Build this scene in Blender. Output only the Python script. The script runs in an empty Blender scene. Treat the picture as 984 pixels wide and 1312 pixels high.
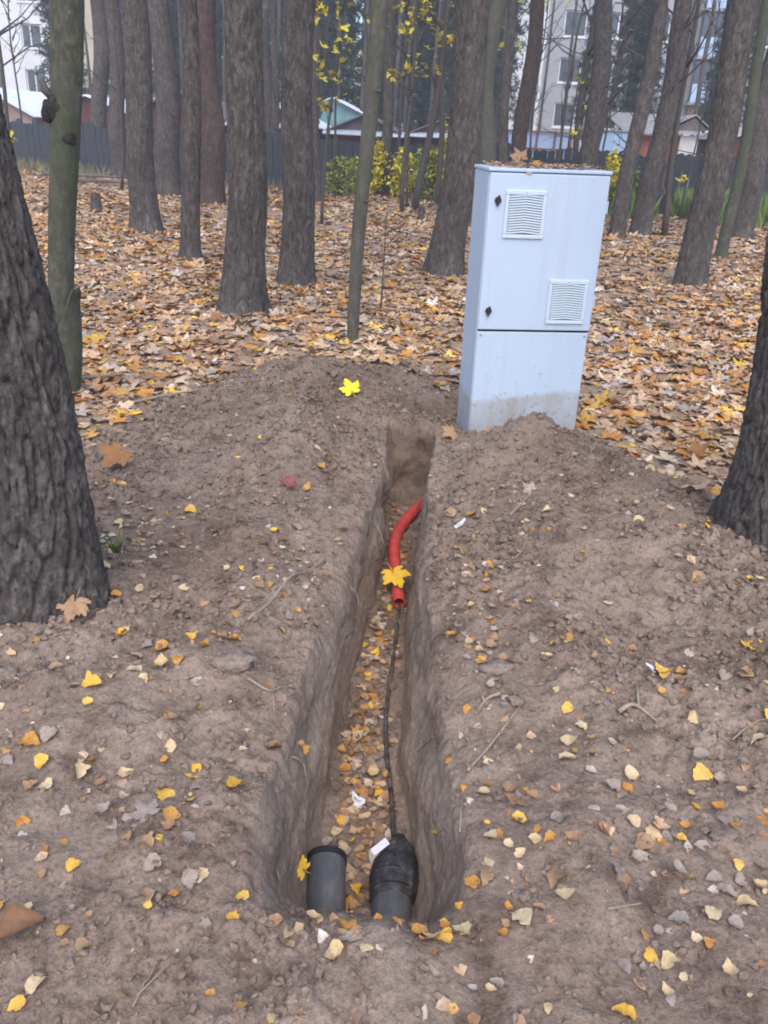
import bpy, bmesh, math, random
import numpy as np
from mathutils import Vector, Matrix

rad = math.radians
scene = bpy.context.scene
COL = scene.collection

# ------------------------------------------------------------------ camera
cam_d = bpy.data.cameras.new("camera")
cam = bpy.data.objects.new("camera", cam_d)
COL.objects.link(cam)
scene.camera = cam
PITCH, ROLL, EYE = rad(24.6), rad(3.0), 1.45
fw = Vector((0, math.cos(PITCH), -math.sin(PITCH)))
r0 = Vector((1, 0, 0)); u0 = Vector((0, math.sin(PITCH), math.cos(PITCH)))
cr = math.cos(ROLL) * r0 + math.sin(ROLL) * u0
cu = -math.sin(ROLL) * r0 + math.cos(ROLL) * u0
m = Matrix((cr, cu, -fw)).transposed().to_4x4()
m.translation = Vector((0, 0, EYE))
cam.matrix_world = m
cam_d.sensor_fit = 'VERTICAL'
cam_d.sensor_height = 24.0
cam_d.lens = 24.0 * 1050.0 / 1312.0
cam_d.clip_start = 0.05
cam_d.clip_end = 900.0

# ------------------------------------------------------------------ light
world = bpy.data.worlds.new("World")
scene.world = world
world.use_nodes = True
wn = world.node_tree.nodes; wl = world.node_tree.links
for n in list(wn): wn.remove(n)
sky_t = wn.new("ShaderNodeTexSky")
sky_t.sky_type = 'NISHITA'
sky_t.sun_disc = False
SUN_EL, SUN_AZ = rad(52), rad(181)          # behind the camera, veiled by cloud
sky_t.sun_elevation = SUN_EL
sky_t.sun_rotation = SUN_AZ
sky_t.air_density = 1.0
sky_t.dust_density = 1.5
sky_t.ozone_density = 1.0
bg = wn.new("ShaderNodeBackground"); bg.inputs[1].default_value = 0.15
wo = wn.new("ShaderNodeOutputWorld")
wl.new(sky_t.outputs[0], bg.inputs[0]); wl.new(bg.outputs[0], wo.inputs[0])

sun_d = bpy.data.lights.new("sun", 'SUN')
sun_d.energy = 0.9
sun_d.angle = rad(60)
sun_d.color = (1.0, 0.95, 0.89)
sun = bpy.data.objects.new("sun", sun_d)
COL.objects.link(sun)
sun.location = (4, -6, 12)
sd = Vector((math.sin(SUN_AZ) * math.cos(SUN_EL), math.cos(SUN_AZ) * math.cos(SUN_EL), math.sin(SUN_EL)))
sun.rotation_euler = sd.to_track_quat('Z', 'Y').to_euler()

vs = scene.view_settings
scene.display_settings.display_device = 'sRGB'
vs.view_transform = 'Standard'
vs.look = 'None'
vs.gamma = 1.0
vs.use_curve_mapping = False
vs.exposure = 1.27
scene.render.film_transparent = False
scene.cycles.use_denoising = True
scene.cycles.max_bounces = 6
scene.cycles.pixel_filter_type = 'BLACKMAN_HARRIS'
scene.cycles.filter_width = 1.9

# ------------------------------------------------------------------ noise (numpy)
_rng = np.random.default_rng(11)
_perm = np.concatenate([_rng.permutation(256)] * 3)
_grad = _rng.normal(size=(256, 3)); _grad /= np.linalg.norm(_grad, axis=1)[:, None]

def perlin(x, y, z):
    x = np.asarray(x, float); y = np.asarray(y, float); z = np.asarray(z, float)
    x, y, z = np.broadcast_arrays(x, y, z)
    xi = np.floor(x).astype(int); yi = np.floor(y).astype(int); zi = np.floor(z).astype(int)
    xf, yf, zf = x - xi, y - yi, z - zi
    u = xf * xf * xf * (xf * (xf * 6 - 15) + 10)
    v = yf * yf * yf * (yf * (yf * 6 - 15) + 10)
    w = zf * zf * zf * (zf * (zf * 6 - 15) + 10)
    out = 0
    for dx in (0, 1):
        wx = u if dx else 1 - u
        for dy in (0, 1):
            wy = v if dy else 1 - v
            for dz in (0, 1):
                wz = w if dz else 1 - w
                g = _grad[_perm[(_perm[(_perm[(xi + dx) & 255] + yi + dy) & 255] + zi + dz) & 255]]
                out = out + wx * wy * wz * (g[..., 0] * (xf - dx) + g[..., 1] * (yf - dy) + g[..., 2] * (zf - dz))
    return out * 1.5

def sstep(a, b, x):
    t = np.clip((np.asarray(x, float) - a) / (b - a), 0, 1)
    return t * t * (3 - 2 * t)

# ------------------------------------------------------------------ helpers
def mesh_np(name, V, Q, smooth=True):
    """fast mesh from numpy vertices and an (n,k) face array"""
    me = bpy.data.meshes.new(name)
    V = np.asarray(V, np.float32); Q = np.asarray(Q, np.int32)
    k = Q.shape[1]
    me.vertices.add(len(V)); me.vertices.foreach_set("co", V.ravel())
    me.loops.add(Q.size); me.loops.foreach_set("vertex_index", Q.ravel())
    me.polygons.add(len(Q))
    me.polygons.foreach_set("loop_start", np.arange(0, Q.size, k, dtype=np.int32))
    me.polygons.foreach_set("loop_total", np.full(len(Q), k, np.int32))
    me.polygons.foreach_set("use_smooth", np.full(len(Q), smooth, bool))
    me.update(calc_edges=True)
    return me

def mesh_py(name, V, F, smooth=False):
    me = bpy.data.meshes.new(name)
    me.from_pydata([tuple(v) for v in V], [], F)
    if smooth:
        me.polygons.foreach_set("use_smooth", [True] * len(me.polygons))
    me.update()
    return me

def obj(name, me, mat=None, parent=None, loc=None, rot=None):
    o = bpy.data.objects.new(name, me)
    COL.objects.link(o)
    if mat is not None and me is not None and not me.materials:
        me.materials.append(mat)
    if parent is not None: o.parent = parent
    if loc is not None: o.location = loc
    if rot is not None: o.rotation_euler = rot
    return o

def tag(o, label=None, cat=None, group=None, kind=None):
    if label: o["label"] = label
    if cat: o["category"] = cat
    if group: o["group"] = group
    if kind: o["kind"] = kind
    return o

def empty(name, loc, rz=0.0):
    o = bpy.data.objects.new(name, None)
    COL.objects.link(o)
    o.location = loc; o.rotation_euler = (0, 0, rz)
    o.empty_display_size = 0.1
    return o

class MB:
    """collects simple solids for one mesh"""
    def __init__(self): self.V = []; self.F = []
    def add(self, V, F):
        b = len(self.V); self.V += [tuple(v) for v in V]
        self.F += [[b + i for i in f] for f in F]
        return self
    def box(self, x0, x1, y0, y1, z0, z1):
        V = [(x, y, z) for z in (z0, z1) for y in (y0, y1) for x in (x0, x1)]
        return self.add(V, [(0, 2, 3, 1), (4, 5, 7, 6), (0, 1, 5, 4), (2, 6, 7, 3), (0, 4, 6, 2), (1, 3, 7, 5)])
    def prism(self, poly, y0, y1):
        """polygon in x,z pulled along y"""
        n = len(poly)
        V = [(x, y0, z) for x, z in poly] + [(x, y1, z) for x, z in poly]
        F = [list(range(n)), list(range(2 * n - 1, n - 1, -1))]
        F += [(i, i + n, (i + 1) % n + n, (i + 1) % n) for i in range(n)]
        return self.add(V, F)
    def tube(self, pts, rads, seg=8, cap=True):
        V, F = tube_geo(pts, rads, seg, cap)
        return self.add(V, F)
    def build(self, name, mat, parent=None, smooth=False, bevel=0, loc=None, rot=None):
        me = mesh_py(name, self.V, self.F, smooth)
        bm = bmesh.new(); bm.from_mesh(me)
        bmesh.ops.recalc_face_normals(bm, faces=bm.faces)
        if bevel:
            es = [e for e in bm.edges if len(e.link_faces) == 2 and e.calc_face_angle(0) > 0.6]
            bmesh.ops.bevel(bm, geom=es, offset=bevel, segments=2, affect='EDGES', profile=0.5)
        bm.to_mesh(me); bm.free()
        return obj(name, me, mat, parent, loc, rot)

def tube_geo(pts, rads, seg=8, cap=True):
    pts = [Vector(p) for p in pts]
    n = len(pts); V = []; F = []
    if not hasattr(rads, '__len__'): rads = [rads] * n
    t = (pts[1] - pts[0]).normalized()
    a = t.orthogonal().normalized()
    for i, p in enumerate(pts):
        t = (pts[min(i + 1, n - 1)] - pts[max(i - 1, 0)]).normalized()
        a = (a - t * a.dot(t)).normalized(); b = t.cross(a)
        for k in range(seg):
            th = 2 * math.pi * k / seg
            V.append(p + (a * math.cos(th) + b * math.sin(th)) * rads[i])
    for i in range(n - 1):
        for k in range(seg):
            k2 = (k + 1) % seg
            F.append((i * seg + k, i * seg + k2, (i + 1) * seg + k2, (i + 1) * seg + k))
    if cap:
        F.append(tuple(range(seg - 1, -1, -1))); F.append(tuple((n - 1) * seg + k for k in range(seg)))
    return V, F

def spline(pts, n):
    """Catmull-Rom through pts"""
    P = [Vector(p) for p in pts]
    P = [P[0] * 2 - P[1]] + P + [P[-1] * 2 - P[-2]]
    out = []; segs = len(P) - 3
    for j in range(n):
        u = j / (n - 1) * segs; i = min(int(u), segs - 1); t = u - i
        a, b, c, d = P[i:i + 4]
        out.append(0.5 * ((2 * b) + (c - a) * t + (2 * a - 5 * b + 4 * c - d) * t * t + (3 * b - a - 3 * c + d) * t ** 3))
    return out

# ------------------------------------------------------------------ materials
def nodes(name, rough=0.85, spec=0.25):
    mt = bpy.data.materials.new(name); mt.use_nodes = True
    nt = mt.node_tree; b = nt.nodes["Principled BSDF"]
    b.inputs["Roughness"].default_value = rough
    b.inputs["Specular IOR Level"].default_value = spec
    return mt, nt, b

def noise_node(nt, scale, detail=4, rough=0.6, vec=None, dist=0.0):
    n = nt.nodes.new("ShaderNodeTexNoise")
    n.inputs["Scale"].default_value = scale; n.inputs["Detail"].default_value = detail
    n.inputs["Roughness"].default_value = rough; n.inputs["Distortion"].default_value = dist
    if vec is not None: nt.links.new(vec, n.inputs["Vector"])
    return n

def ramp_node(nt, fac, stops):
    r = nt.nodes.new("ShaderNodeValToRGB")
    cr_ = r.color_ramp
    while len(cr_.elements) < len(stops): cr_.elements.new(0.5)
    for e, (p, c) in zip(cr_.elements, stops):
        e.position = p; e.color = (*c, 1) if len(c) == 3 else c
    nt.links.new(fac, r.inputs[0])
    return r

def coords(nt, scale=(1, 1, 1), space="Object"):
    tc = nt.nodes.new("ShaderNodeTexCoord"); mp = nt.nodes.new("ShaderNodeMapping")
    mp.inputs["Scale"].default_value = scale
    nt.links.new(tc.outputs[space], mp.inputs["Vector"])
    return mp.outputs["Vector"]

def mixc(nt, fac, a, b, mode='MIX'):
    mx = nt.nodes.new("ShaderNodeMix"); mx.data_type = 'RGBA'; mx.blend_type = mode
    for s, v in ((0, fac), (6, a), (7, b)):
        if hasattr(v, 'links'): nt.links.new(v, mx.inputs[s])
        elif s == 0: mx.inputs[s].default_value = v
        else: mx.inputs[s].default_value = (*v, 1)
    return mx.outputs[2]

def bump(nt, b, height, dist, strength=1.0):
    bp = nt.nodes.new("ShaderNodeBump")
    bp.inputs["Distance"].default_value = dist; bp.inputs["Strength"].default_value = strength
    nt.links.new(height, bp.inputs["Height"]); nt.links.new(bp.outputs[0], b.inputs["Normal"])
    return bp

def plain(name, col, var=0.25, scale=6.0, rough=0.8, spec=0.25, stretch=(1, 1, 1), bmp=0.0):
    mt, nt, b = nodes(name, rough, spec)
    v = coords(nt, stretch)
    n = noise_node(nt, scale, 5, 0.65, v)
    lo = tuple(c * (1 - var) for c in col); hi = tuple(min(1, c * (1 + var)) for c in col)
    r = ramp_node(nt, n.outputs[0], [(0.3, lo), (0.7, hi)])
    nt.links.new(r.outputs[0], b.inputs["Base Color"])
    if bmp: bump(nt, b, n.outputs[0], bmp)
    return mt

M = {}
def build_materials():
    # soil
    mt, nt, b = nodes("soil", 0.95, 0.15)
    v = coords(nt)
    n1 = noise_node(nt, 1.7, 5, 0.6, v); n2 = noise_node(nt, 14, 6, 0.7, v); n3 = noise_node(nt, 90, 4, 0.7, v)
    c1 = ramp_node(nt, n1.outputs[0], [(0.3, (0.212, 0.150, 0.114)), (0.52, (0.272, 0.200, 0.153)), (0.75, (0.335, 0.256, 0.200))])
    c2 = ramp_node(nt, n2.outputs[0], [(0.28, (0.55, 0.52, 0.50)), (0.5, (1, 1, 1)), (0.72, (1.25, 1.25, 1.24))])
    c3 = ramp_node(nt, n3.outputs[0], [(0.3, (0.6, 0.58, 0.56)), (0.5, (1, 1, 1)), (0.72, (1.35, 1.33, 1.3))])
    x = mixc(nt, 0.8, c1.outputs[0], c2.outputs[0], 'MULTIPLY')
    x = mixc(nt, 0.85, x, c3.outputs[0], 'MULTIPLY')
    n6 = noise_node(nt, 6.5, 6, 0.72, v, 0.7)
    c6 = ramp_node(nt, n6.outputs[0], [(0.36, (0.56, 0.52, 0.50)), (0.47, (1, 1, 1)), (0.60, (1.0, 1.0, 1.0)), (0.72, (1.22, 1.22, 1.2))])
    x = mixc(nt, 0.9, x, c6.outputs[0], 'MULTIPLY')
    # dry sandy smears, drawn out lengthwise, where spade and rain polished the cut
    at = nt.nodes.new("ShaderNodeAttribute"); at.attribute_name = "cut"
    vs_ = coords(nt, (12, 4.0, 9))
    ns = noise_node(nt, 1.0, 5, 0.6, vs_, 0.6)
    rs = ramp_node(nt, ns.outputs[0], [(0.46, (0, 0, 0)), (0.60, (1, 1, 1))])
    mm = nt.nodes.new("ShaderNodeMath"); mm.operation = 'MULTIPLY'
    nt.links.new(rs.outputs[0], mm.inputs[0]); nt.links.new(at.outputs["Fac"], mm.inputs[1])
    mm2 = nt.nodes.new("ShaderNodeMath"); mm2.operation = 'MULTIPLY'; mm2.inputs[1].default_value = 0.65
    nt.links.new(mm.outputs[0], mm2.inputs[0])
    x = mixc(nt, mm2.outputs[0], x, (0.40, 0.305, 0.232))
    # moist soil patches, and the trench end face darkened along with them
    ap = nt.nodes.new("ShaderNodeAttribute"); ap.attribute_name = "dark_earth"
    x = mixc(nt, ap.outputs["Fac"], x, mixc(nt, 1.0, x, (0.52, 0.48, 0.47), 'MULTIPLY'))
    # paler sandy subsoil below the dark top layer in the cut
    al = nt.nodes.new("ShaderNodeAttribute"); al.attribute_name = "subsoil"
    nl = noise_node(nt, 9, 5, 0.7, coords(nt, (1.5, 0.7, 2.5)))
    rl = ramp_node(nt, nl.outputs[0], [(0.35, (0.27, 0.20, 0.152)), (0.55, (0.345, 0.262, 0.20)), (0.7, (0.42, 0.33, 0.26))])
    x = mixc(nt, al.outputs["Fac"], x, mixc(nt, 0.30, rl.outputs[0], x))
    # leaf mould under the carpet
    am = nt.nodes.new("ShaderNodeAttribute"); am.attribute_name = "mould"
    nm = noise_node(nt, 26, 6, 0.75, v)
    cm = ramp_node(nt, nm.outputs[0], [(0.3, (0.22, 0.145, 0.095)), (0.5, (0.38, 0.26, 0.17)), (0.7, (0.52, 0.37, 0.25))])
    x = mixc(nt, am.outputs["Fac"], x, cm.outputs[0])
    nt.links.new(x, b.inputs["Base Color"])
    ad = nt.nodes.new("ShaderNodeMath"); ad.operation = 'MULTIPLY_ADD'; ad.inputs[1].default_value = 0.35
    nt.links.new(n3.outputs[0], ad.inputs[0]); nt.links.new(n2.outputs[0], ad.inputs[2])
    bump(nt, b, ad.outputs[0], 0.02, 0.9)
    M['soil'] = mt

    M['clod'] = plain("clod", (0.245, 0.186, 0.148), 0.38, 2.2, 0.95, 0.12, bmp=0.006)

    # leaves: colour kept per leaf in the mesh, blotched by noise
    mt, nt, b = nodes("litter_leaf", 0.75, 0.25)
    at = nt.nodes.new("ShaderNodeAttribute"); at.attribute_name = "tint"
    n = noise_node(nt, 45, 4, 0.6, coords(nt))
    r = ramp_node(nt, n.outputs[0], [(0.3, (0.62, 0.58, 0.55)), (0.55, (1, 1, 1)), (0.8, (1.15, 1.15, 1.15))])
    x = mixc(nt, 1.0, at.outputs["Color"], r.outputs[0], 'MULTIPLY')
    nt.links.new(x, b.inputs["Base Color"])
    M['litter'] = mt

    def leafmat(name, a, c, spots=(0.16, 0.09, 0.05)):
        mt, nt, b = nodes(name, 0.6, 0.3)
        oi = nt.nodes.new("ShaderNodeObjectInfo")
        tc = nt.nodes.new("ShaderNodeTexCoord")
        va = nt.nodes.new("ShaderNodeVectorMath"); va.operation = 'ADD'
        nt.links.new(tc.outputs["Object"], va.inputs[0]); nt.links.new(oi.outputs["Location"], va.inputs[1])
        n = noise_node(nt, 6.5, 6, 0.7, va.outputs[0], 0.4)
        x = mixc(nt, oi.outputs["Random"], a, c)
        r = ramp_node(nt, n.outputs[0], [(0.46, (0, 0, 0)), (0.72, (1, 1, 1))])
        mm = nt.nodes.new("ShaderNodeMath"); mm.operation = 'MULTIPLY'; mm.inputs[1].default_value = 0.65
        nt.links.new(r.outputs[0], mm.inputs[0])
        x = mixc(nt, mm.outputs[0], x, spots)
        nt.links.new(x, b.inputs["Base Color"])
        bump(nt, b, n.outputs[0], 0.004, 0.6)
        return mt
    M['leaf_y'] = leafmat("leaf_yellow", (0.72, 0.40, 0.05), (0.72, 0.47, 0.12), (0.38, 0.17, 0.03))
    M['leaf_o'] = leafmat("leaf_ochre", (0.52, 0.24, 0.045), (0.56, 0.31, 0.09))
    M['leaf_c'] = leafmat("leaf_cream", (0.62, 0.47, 0.29), (0.58, 0.41, 0.20), (0.33, 0.22, 0.12))
    M['leaf_t'] = leafmat("leaf_tan", (0.33, 0.19, 0.10), (0.42, 0.27, 0.15))
    M['leaf_p'] = leafmat("leaf_grey", (0.29, 0.235, 0.20), (0.37, 0.29, 0.23))
    M['leaf_bright'] = leafmat("leaf_bright_yellow", (0.86, 0.66, 0.035), (0.86, 0.62, 0.03), (0.75, 0.45, 0.02))
    M['leaf_gold'] = leafmat("leaf_gold", (0.80, 0.50, 0.04), (0.80, 0.50, 0.05), (0.5, 0.25, 0.02))
    M['leaf_brown'] = leafmat("leaf_brown", (0.30, 0.135, 0.045), (0.33, 0.15, 0.055), (0.16, 0.07, 0.03))
    M['leaf_dark'] = leafmat("leaf_dark_brown", (0.20, 0.105, 0.055), (0.22, 0.115, 0.06), (0.10, 0.05, 0.03))
    M['leaf_red'] = leafmat("leaf_crimson", (0.27, 0.085, 0.085), (0.27, 0.085, 0.085), (0.14, 0.05, 0.05))

    # bark
    def bark(name, lo, mid, hi, stretch, bd, moss=None):
        mt, nt, b = nodes(name, 0.92, 0.15)
        v = coords(nt, stretch)
        n = noise_node(nt, 26, 6, 0.7, v, 0.9)
        n2 = noise_node(nt, 1.6, 4, 0.6, coords(nt))
        n3 = noise_node(nt, 60, 4, 0.7, coords(nt))
        c = ramp_node(nt, n.outputs[0], [(0.34, lo), (0.5, mid), (0.66, hi)])
        c2 = ramp_node(nt, n2.outputs[0], [(0.3, (0.78, 0.76, 0.76)), (0.7, (1.2, 1.18, 1.15))])
        c3 = ramp_node(nt, n3.outputs[0], [(0.3, (0.7, 0.7, 0.7)), (0.7, (1.25, 1.25, 1.25))])
        x = mixc(nt, 1.0, c.outputs[0], c2.outputs[0], 'MULTIPLY')
        x = mixc(nt, 0.7, x, c3.outputs[0], 'MULTIPLY')
        if moss:
            nm = noise_node(nt, 3.2, 5, 0.65, coords(nt, (1, 1, 0.6)))
            rm = ramp_node(nt, nm.outputs[0], [(0.38, (0, 0, 0)), (0.62, (0.8, 0.8, 0.8))])
            x = mixc(nt, rm.outputs[0], x, moss)
        nt.links.new(x, b.inputs["Base Color"])
        ad = nt.nodes.new("ShaderNodeMath"); ad.operation = 'MULTIPLY_ADD'; ad.inputs[1].default_value = 0.3
        nt.links.new(n3.outputs[0], ad.inputs[0]); nt.links.new(n.outputs[0], ad.inputs[2])
        bump(nt, b, ad.outputs[0], bd, 0.8)
        return mt
    M['pine'] = bark("pine_bark", (0.060, 0.050, 0.046), (0.108, 0.092, 0.084), (0.185, 0.160, 0.147), (1, 1, 0.34), 0.035)
    M['pine_red'] = bark("pine_bark_reddish", (0.058, 0.040, 0.034), (0.102, 0.072, 0.060), (0.155, 0.118, 0.100), (1, 1, 0.34), 0.035)
    M['maple'] = bark("maple_bark", (0.080, 0.073, 0.060), (0.112, 0.104, 0.086), (0.160, 0.150, 0.125), (1, 1, 0.4), 0.008, (0.098, 0.096, 0.070))
    M['mossy'] = bark("mossy_bark", (0.062, 0.060, 0.046), (0.102, 0.099, 0.078), (0.160, 0.152, 0.122), (1, 1, 0.5), 0.014, (0.076, 0.086, 0.050))
    M['burl'] = bark("burl_bark", (0.026, 0.024, 0.020), (0.045, 0.042, 0.036), (0.075, 0.070, 0.060), (1, 1, 0.7), 0.02)
    M['twig'] = plain("twig", (0.30, 0.235, 0.175), 0.3, 30, 0.9)
    M['dark_twig'] = plain("dark_twig", (0.09, 0.075, 0.065), 0.3, 30, 0.9)
    M['needles'] = plain("pine_needles", (0.050, 0.066, 0.042), 0.4, 1.5, 0.8)
    M['yellow_leaves'] = plain("yellow_maple_leaves", (0.55, 0.45, 0.05), 0.3, 4, 0.7)
    M['bush_yellow'] = plain("shrub_leaves_yellow", (0.66, 0.56, 0.05), 0.3, 3, 0.7)
    M['bush_green'] = plain("shrub_leaves_green", (0.38, 0.40, 0.08), 0.35, 3, 0.7)
    M['weed'] = plain("weed_green", (0.19, 0.26, 0.07), 0.4, 2, 0.8)
    M['weed_dry'] = plain("weed_dry", (0.26, 0.22, 0.12), 0.35, 2, 0.85)
    M['grass'] = plain("grass_green", (0.10, 0.20, 0.04), 0.3, 20, 0.7)

    # cabinet paint with a soil tide mark near its foot
    mt, nt, b = nodes("cabinet_paint", 0.42, 0.4)
    tc = nt.nodes.new("ShaderNodeTexCoord")
    sp = nt.nodes.new("ShaderNodeSeparateXYZ"); nt.links.new(tc.outputs["Object"], sp.inputs[0])
    n1 = noise_node(nt, 3, 5, 0.6, coords(nt)); n2 = noise_node(nt, 7, 6, 0.75, coords(nt, (1, 1, 0.35)))
    base = ramp_node(nt, n1.outputs[0], [(0.3, (0.490, 0.580, 0.700)), (0.7, (0.520, 0.610, 0.735))])
    sl = nt.nodes.new("ShaderNodeMath"); sl.operation = 'MULTIPLY_ADD'; sl.inputs[1].default_value = -0.11
    nt.links.new(sp.outputs["X"], sl.inputs[0]); nt.links.new(sp.outputs["Z"], sl.inputs[2])
    wob = nt.nodes.new("ShaderNodeMath"); wob.operation = 'MULTIPLY_ADD'; wob.inputs[1].default_value = 0.05
    nt.links.new(n1.outputs[0], wob.inputs[0]); nt.links.new(sl.outputs[0], wob.inputs[2])
    mr = nt.nodes.new("ShaderNodeMapRange"); mr.inputs[1].default_value = 0.178; mr.inputs[2].default_value = 0.150
    mr.inputs[3].default_value = 0.0; mr.inputs[4].default_value = 1.0
    nt.links.new(wob.outputs[0], mr.inputs[0])
    st = ramp_node(nt, n2.outputs[0], [(0.28, (0.18, 0.18, 0.18)), (0.68, (0.85, 0.85, 0.85))])
    mm = nt.nodes.new("ShaderNodeMath"); mm.operation = 'MULTIPLY'
    nt.links.new(mr.outputs[0], mm.inputs[0]); nt.links.new(st.outputs[0], mm.inputs[1])
    x = mixc(nt, mm.outputs[0], base.outputs[0], (0.37, 0.325, 0.28))
    n4 = noise_node(nt, 22, 6, 0.8, coords(nt, (1, 1, 0.5)))
    sp4 = ramp_node(nt, n4.outputs[0], [(0.66, (0, 0, 0)), (0.76, (0.5, 0.5, 0.5))])
    x = mixc(nt, sp4.outputs[0], x, (0.45, 0.43, 0.42))
    n7 = noise_node(nt, 48, 3, 0.6, coords(nt))
    hz = nt.nodes.new("ShaderNodeMapRange"); hz.inputs[1].default_value = 0.12; hz.inputs[2].default_value = 0.55; hz.inputs[3].default_value = 0.10; hz.inputs[4].default_value = -0.03
    nt.links.new(sp.outputs["Z"], hz.inputs[0])
    a7 = nt.nodes.new("ShaderNodeMath"); a7.operation = 'ADD'
    nt.links.new(n7.outputs[0], a7.inputs[0]); nt.links.new(hz.outputs[0], a7.inputs[1])
    r7 = ramp_node(nt, a7.outputs[0], [(0.70, (0, 0, 0)), (0.74, (0.6, 0.6, 0.6))])
    x = mixc(nt, r7.outputs[0], x, (0.30, 0.24, 0.19))
    n5 = noise_node(nt, 5, 5, 0.7, coords(nt, (4, 4, 0.25)))
    r5 = ramp_node(nt, n5.outputs[0], [(0.50, (0, 0, 0)), (0.75, (0.28, 0.28, 0.28))])
    x = mixc(nt, r5.outputs[0], x, (0.42, 0.42, 0.42))
    nt.links.new(x, b.inputs["Base Color"])
    M['paint'] = mt
    M['vent'] = plain("vent_plastic", (0.58, 0.66, 0.74), 0.04, 20, 0.5, 0.35)
    M['vent_back'] = plain("vent_backing", (0.20, 0.21, 0.215), 0.2, 30, 0.8)
    M['black'] = plain("black_plastic", (0.022, 0.022, 0.025), 0.3, 30, 0.5, 0.4)
    M['steel'] = plain("dull_steel", (0.35, 0.35, 0.36), 0.2, 50, 0.45, 0.5)
    # pipes
    mt, nt, b = nodes("pipe_plastic", 0.5, 0.4)
    n = noise_node(nt, 12, 6, 0.7, coords(nt, (1, 0.4, 1)))
    c = ramp_node(nt, n.outputs[0], [(0.35, (0.070, 0.074, 0.084)), (0.52, (0.105, 0.106, 0.112)), (0.70, (0.20, 0.172, 0.148))])
    nt.links.new(c.outputs[0], b.inputs["Base Color"]); M['pipe'] = mt
    mt, nt, b = nodes("tarry_tape", 0.38, 0.5)
    n = noise_node(nt, 18, 6, 0.75, coords(nt)); n2 = noise_node(nt, 60, 3, 0.6, coords(nt))
    c = ramp_node(nt, n.outputs[0], [(0.42, (0.020, 0.020, 0.024)), (0.55, (0.05, 0.048, 0.05)), (0.68, (0.20, 0.165, 0.14))])
    nt.links.new(c.outputs[0], b.inputs["Base Color"]); bump(nt, b, n.outputs[0], 0.01); M['tape'] = mt
    mt, nt, b = nodes("cable_sheath", 0.6, 0.35)
    n = noise_node(nt, 25, 5, 0.7, coords(nt))
    c = ramp_node(nt, n.outputs[0], [(0.40, (0.028, 0.027, 0.028)), (0.62, (0.15, 0.12, 0.098))])
    nt.links.new(c.outputs[0], b.inputs["Base Color"]); M['cable'] = mt
    mt, nt, b = nodes("red_conduit", 0.45, 0.35)
    n = noise_node(nt, 20, 6, 0.7, coords(nt))
    c = ramp_node(nt, n.outputs[0], [(0.35, (0.54, 0.058, 0.050)), (0.58, (0.66, 0.080, 0.068)), (0.74, (0.46, 0.19, 0.145))])
    nt.links.new(c.outputs[0], b.inputs["Base Color"]); M['red'] = mt
    M['paper'] = plain("white_paper", (0.72, 0.72, 0.74), 0.1, 30, 0.8)
    # background
    M['board'] = plain("weathered_board", (0.058, 0.062, 0.072), 0.35, 5, 0.9, 0.15, (3, 3, 0.3))
    M['rail'] = plain("fence_rail", (0.13, 0.12, 0.115), 0.3, 5, 0.9)
    M['redwall'] = plain("red_brown_wall", (0.13, 0.052, 0.048), 0.3, 2, 0.85)
    M['pinkwall'] = plain("pinkish_plaster", (0.36, 0.25, 0.23), 0.2, 2, 0.9)
    M['rust'] = plain("rusty_gate", (0.24, 0.085, 0.06), 0.35, 3, 0.8)
    M['brownroof'] = plain("brown_roof", (0.15, 0.115, 0.105), 0.3, 3, 0.9)
    M['paleroof'] = plain("pale_metal_roof", (0.62, 0.65, 0.70), 0.12, 3, 0.5, 0.4)
    M['slate'] = plain("grey_slate_roof", (0.33, 0.31, 0.31), 0.2, 3, 0.9)
    M['bluesheet'] = plain("pale_blue_sheet", (0.38, 0.50, 0.70), 0.08, 2, 0.5, 0.4)
    M['pinksheet'] = plain("pink_sheet", (0.62, 0.47, 0.48), 0.1, 2, 0.6, 0.3)
    M['brownframe'] = plain("brown_frame", (0.22, 0.10, 0.07), 0.2, 4, 0.7)
    M['whitecol'] = plain("white_masonry", (0.60, 0.57, 0.54), 0.15, 3, 0.9)
    M['teal'] = plain("teal_wall", (0.20, 0.33, 0.33), 0.2, 3, 0.8)
    mt, nt, b = nodes("silicate_brick", 0.9, 0.2)
    br = nt.nodes.new("ShaderNodeTexBrick")
    br.inputs["Scale"].default_value = 2.0; br.inputs["Mortar Size"].default_value = 0.012
    br.inputs["Color1"].default_value = (0.36, 0.36, 0.37, 1); br.inputs["Color2"].default_value = (0.31, 0.31, 0.32, 1)
    br.inputs["Mortar"].default_value = (0.25, 0.25, 0.25, 1)
    tc = nt.nodes.new("ShaderNodeTexCoord"); sp = nt.nodes.new("ShaderNodeSeparateXYZ"); cb = nt.nodes.new("ShaderNodeCombineXYZ")
    nt.links.new(tc.outputs["Object"], sp.inputs[0]); nt.links.new(sp.outputs[0], cb.inputs[0]); nt.links.new(sp.outputs[2], cb.inputs[1])
    nt.links.new(cb.outputs[0], br.inputs["Vector"]); nt.links.new(br.outputs[0], b.inputs["Base Color"]); M['brick'] = mt
    M['buff'] = plain("buff_plaster", (0.46, 0.40, 0.31), 0.12, 0.6, 0.9)
    M['whitewall'] = plain("white_plaster", (0.66, 0.66, 0.68), 0.1, 0.5, 0.9)
    M['frame'] = plain("window_frame", (0.72, 0.73, 0.75), 0.05, 3, 0.6)
    mt, nt, b = nodes("window_glass", 0.12, 0.5)
    b.inputs["Base Color"].default_value = (0.045, 0.055, 0.07, 1); M['glass'] = mt
build_materials()

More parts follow.
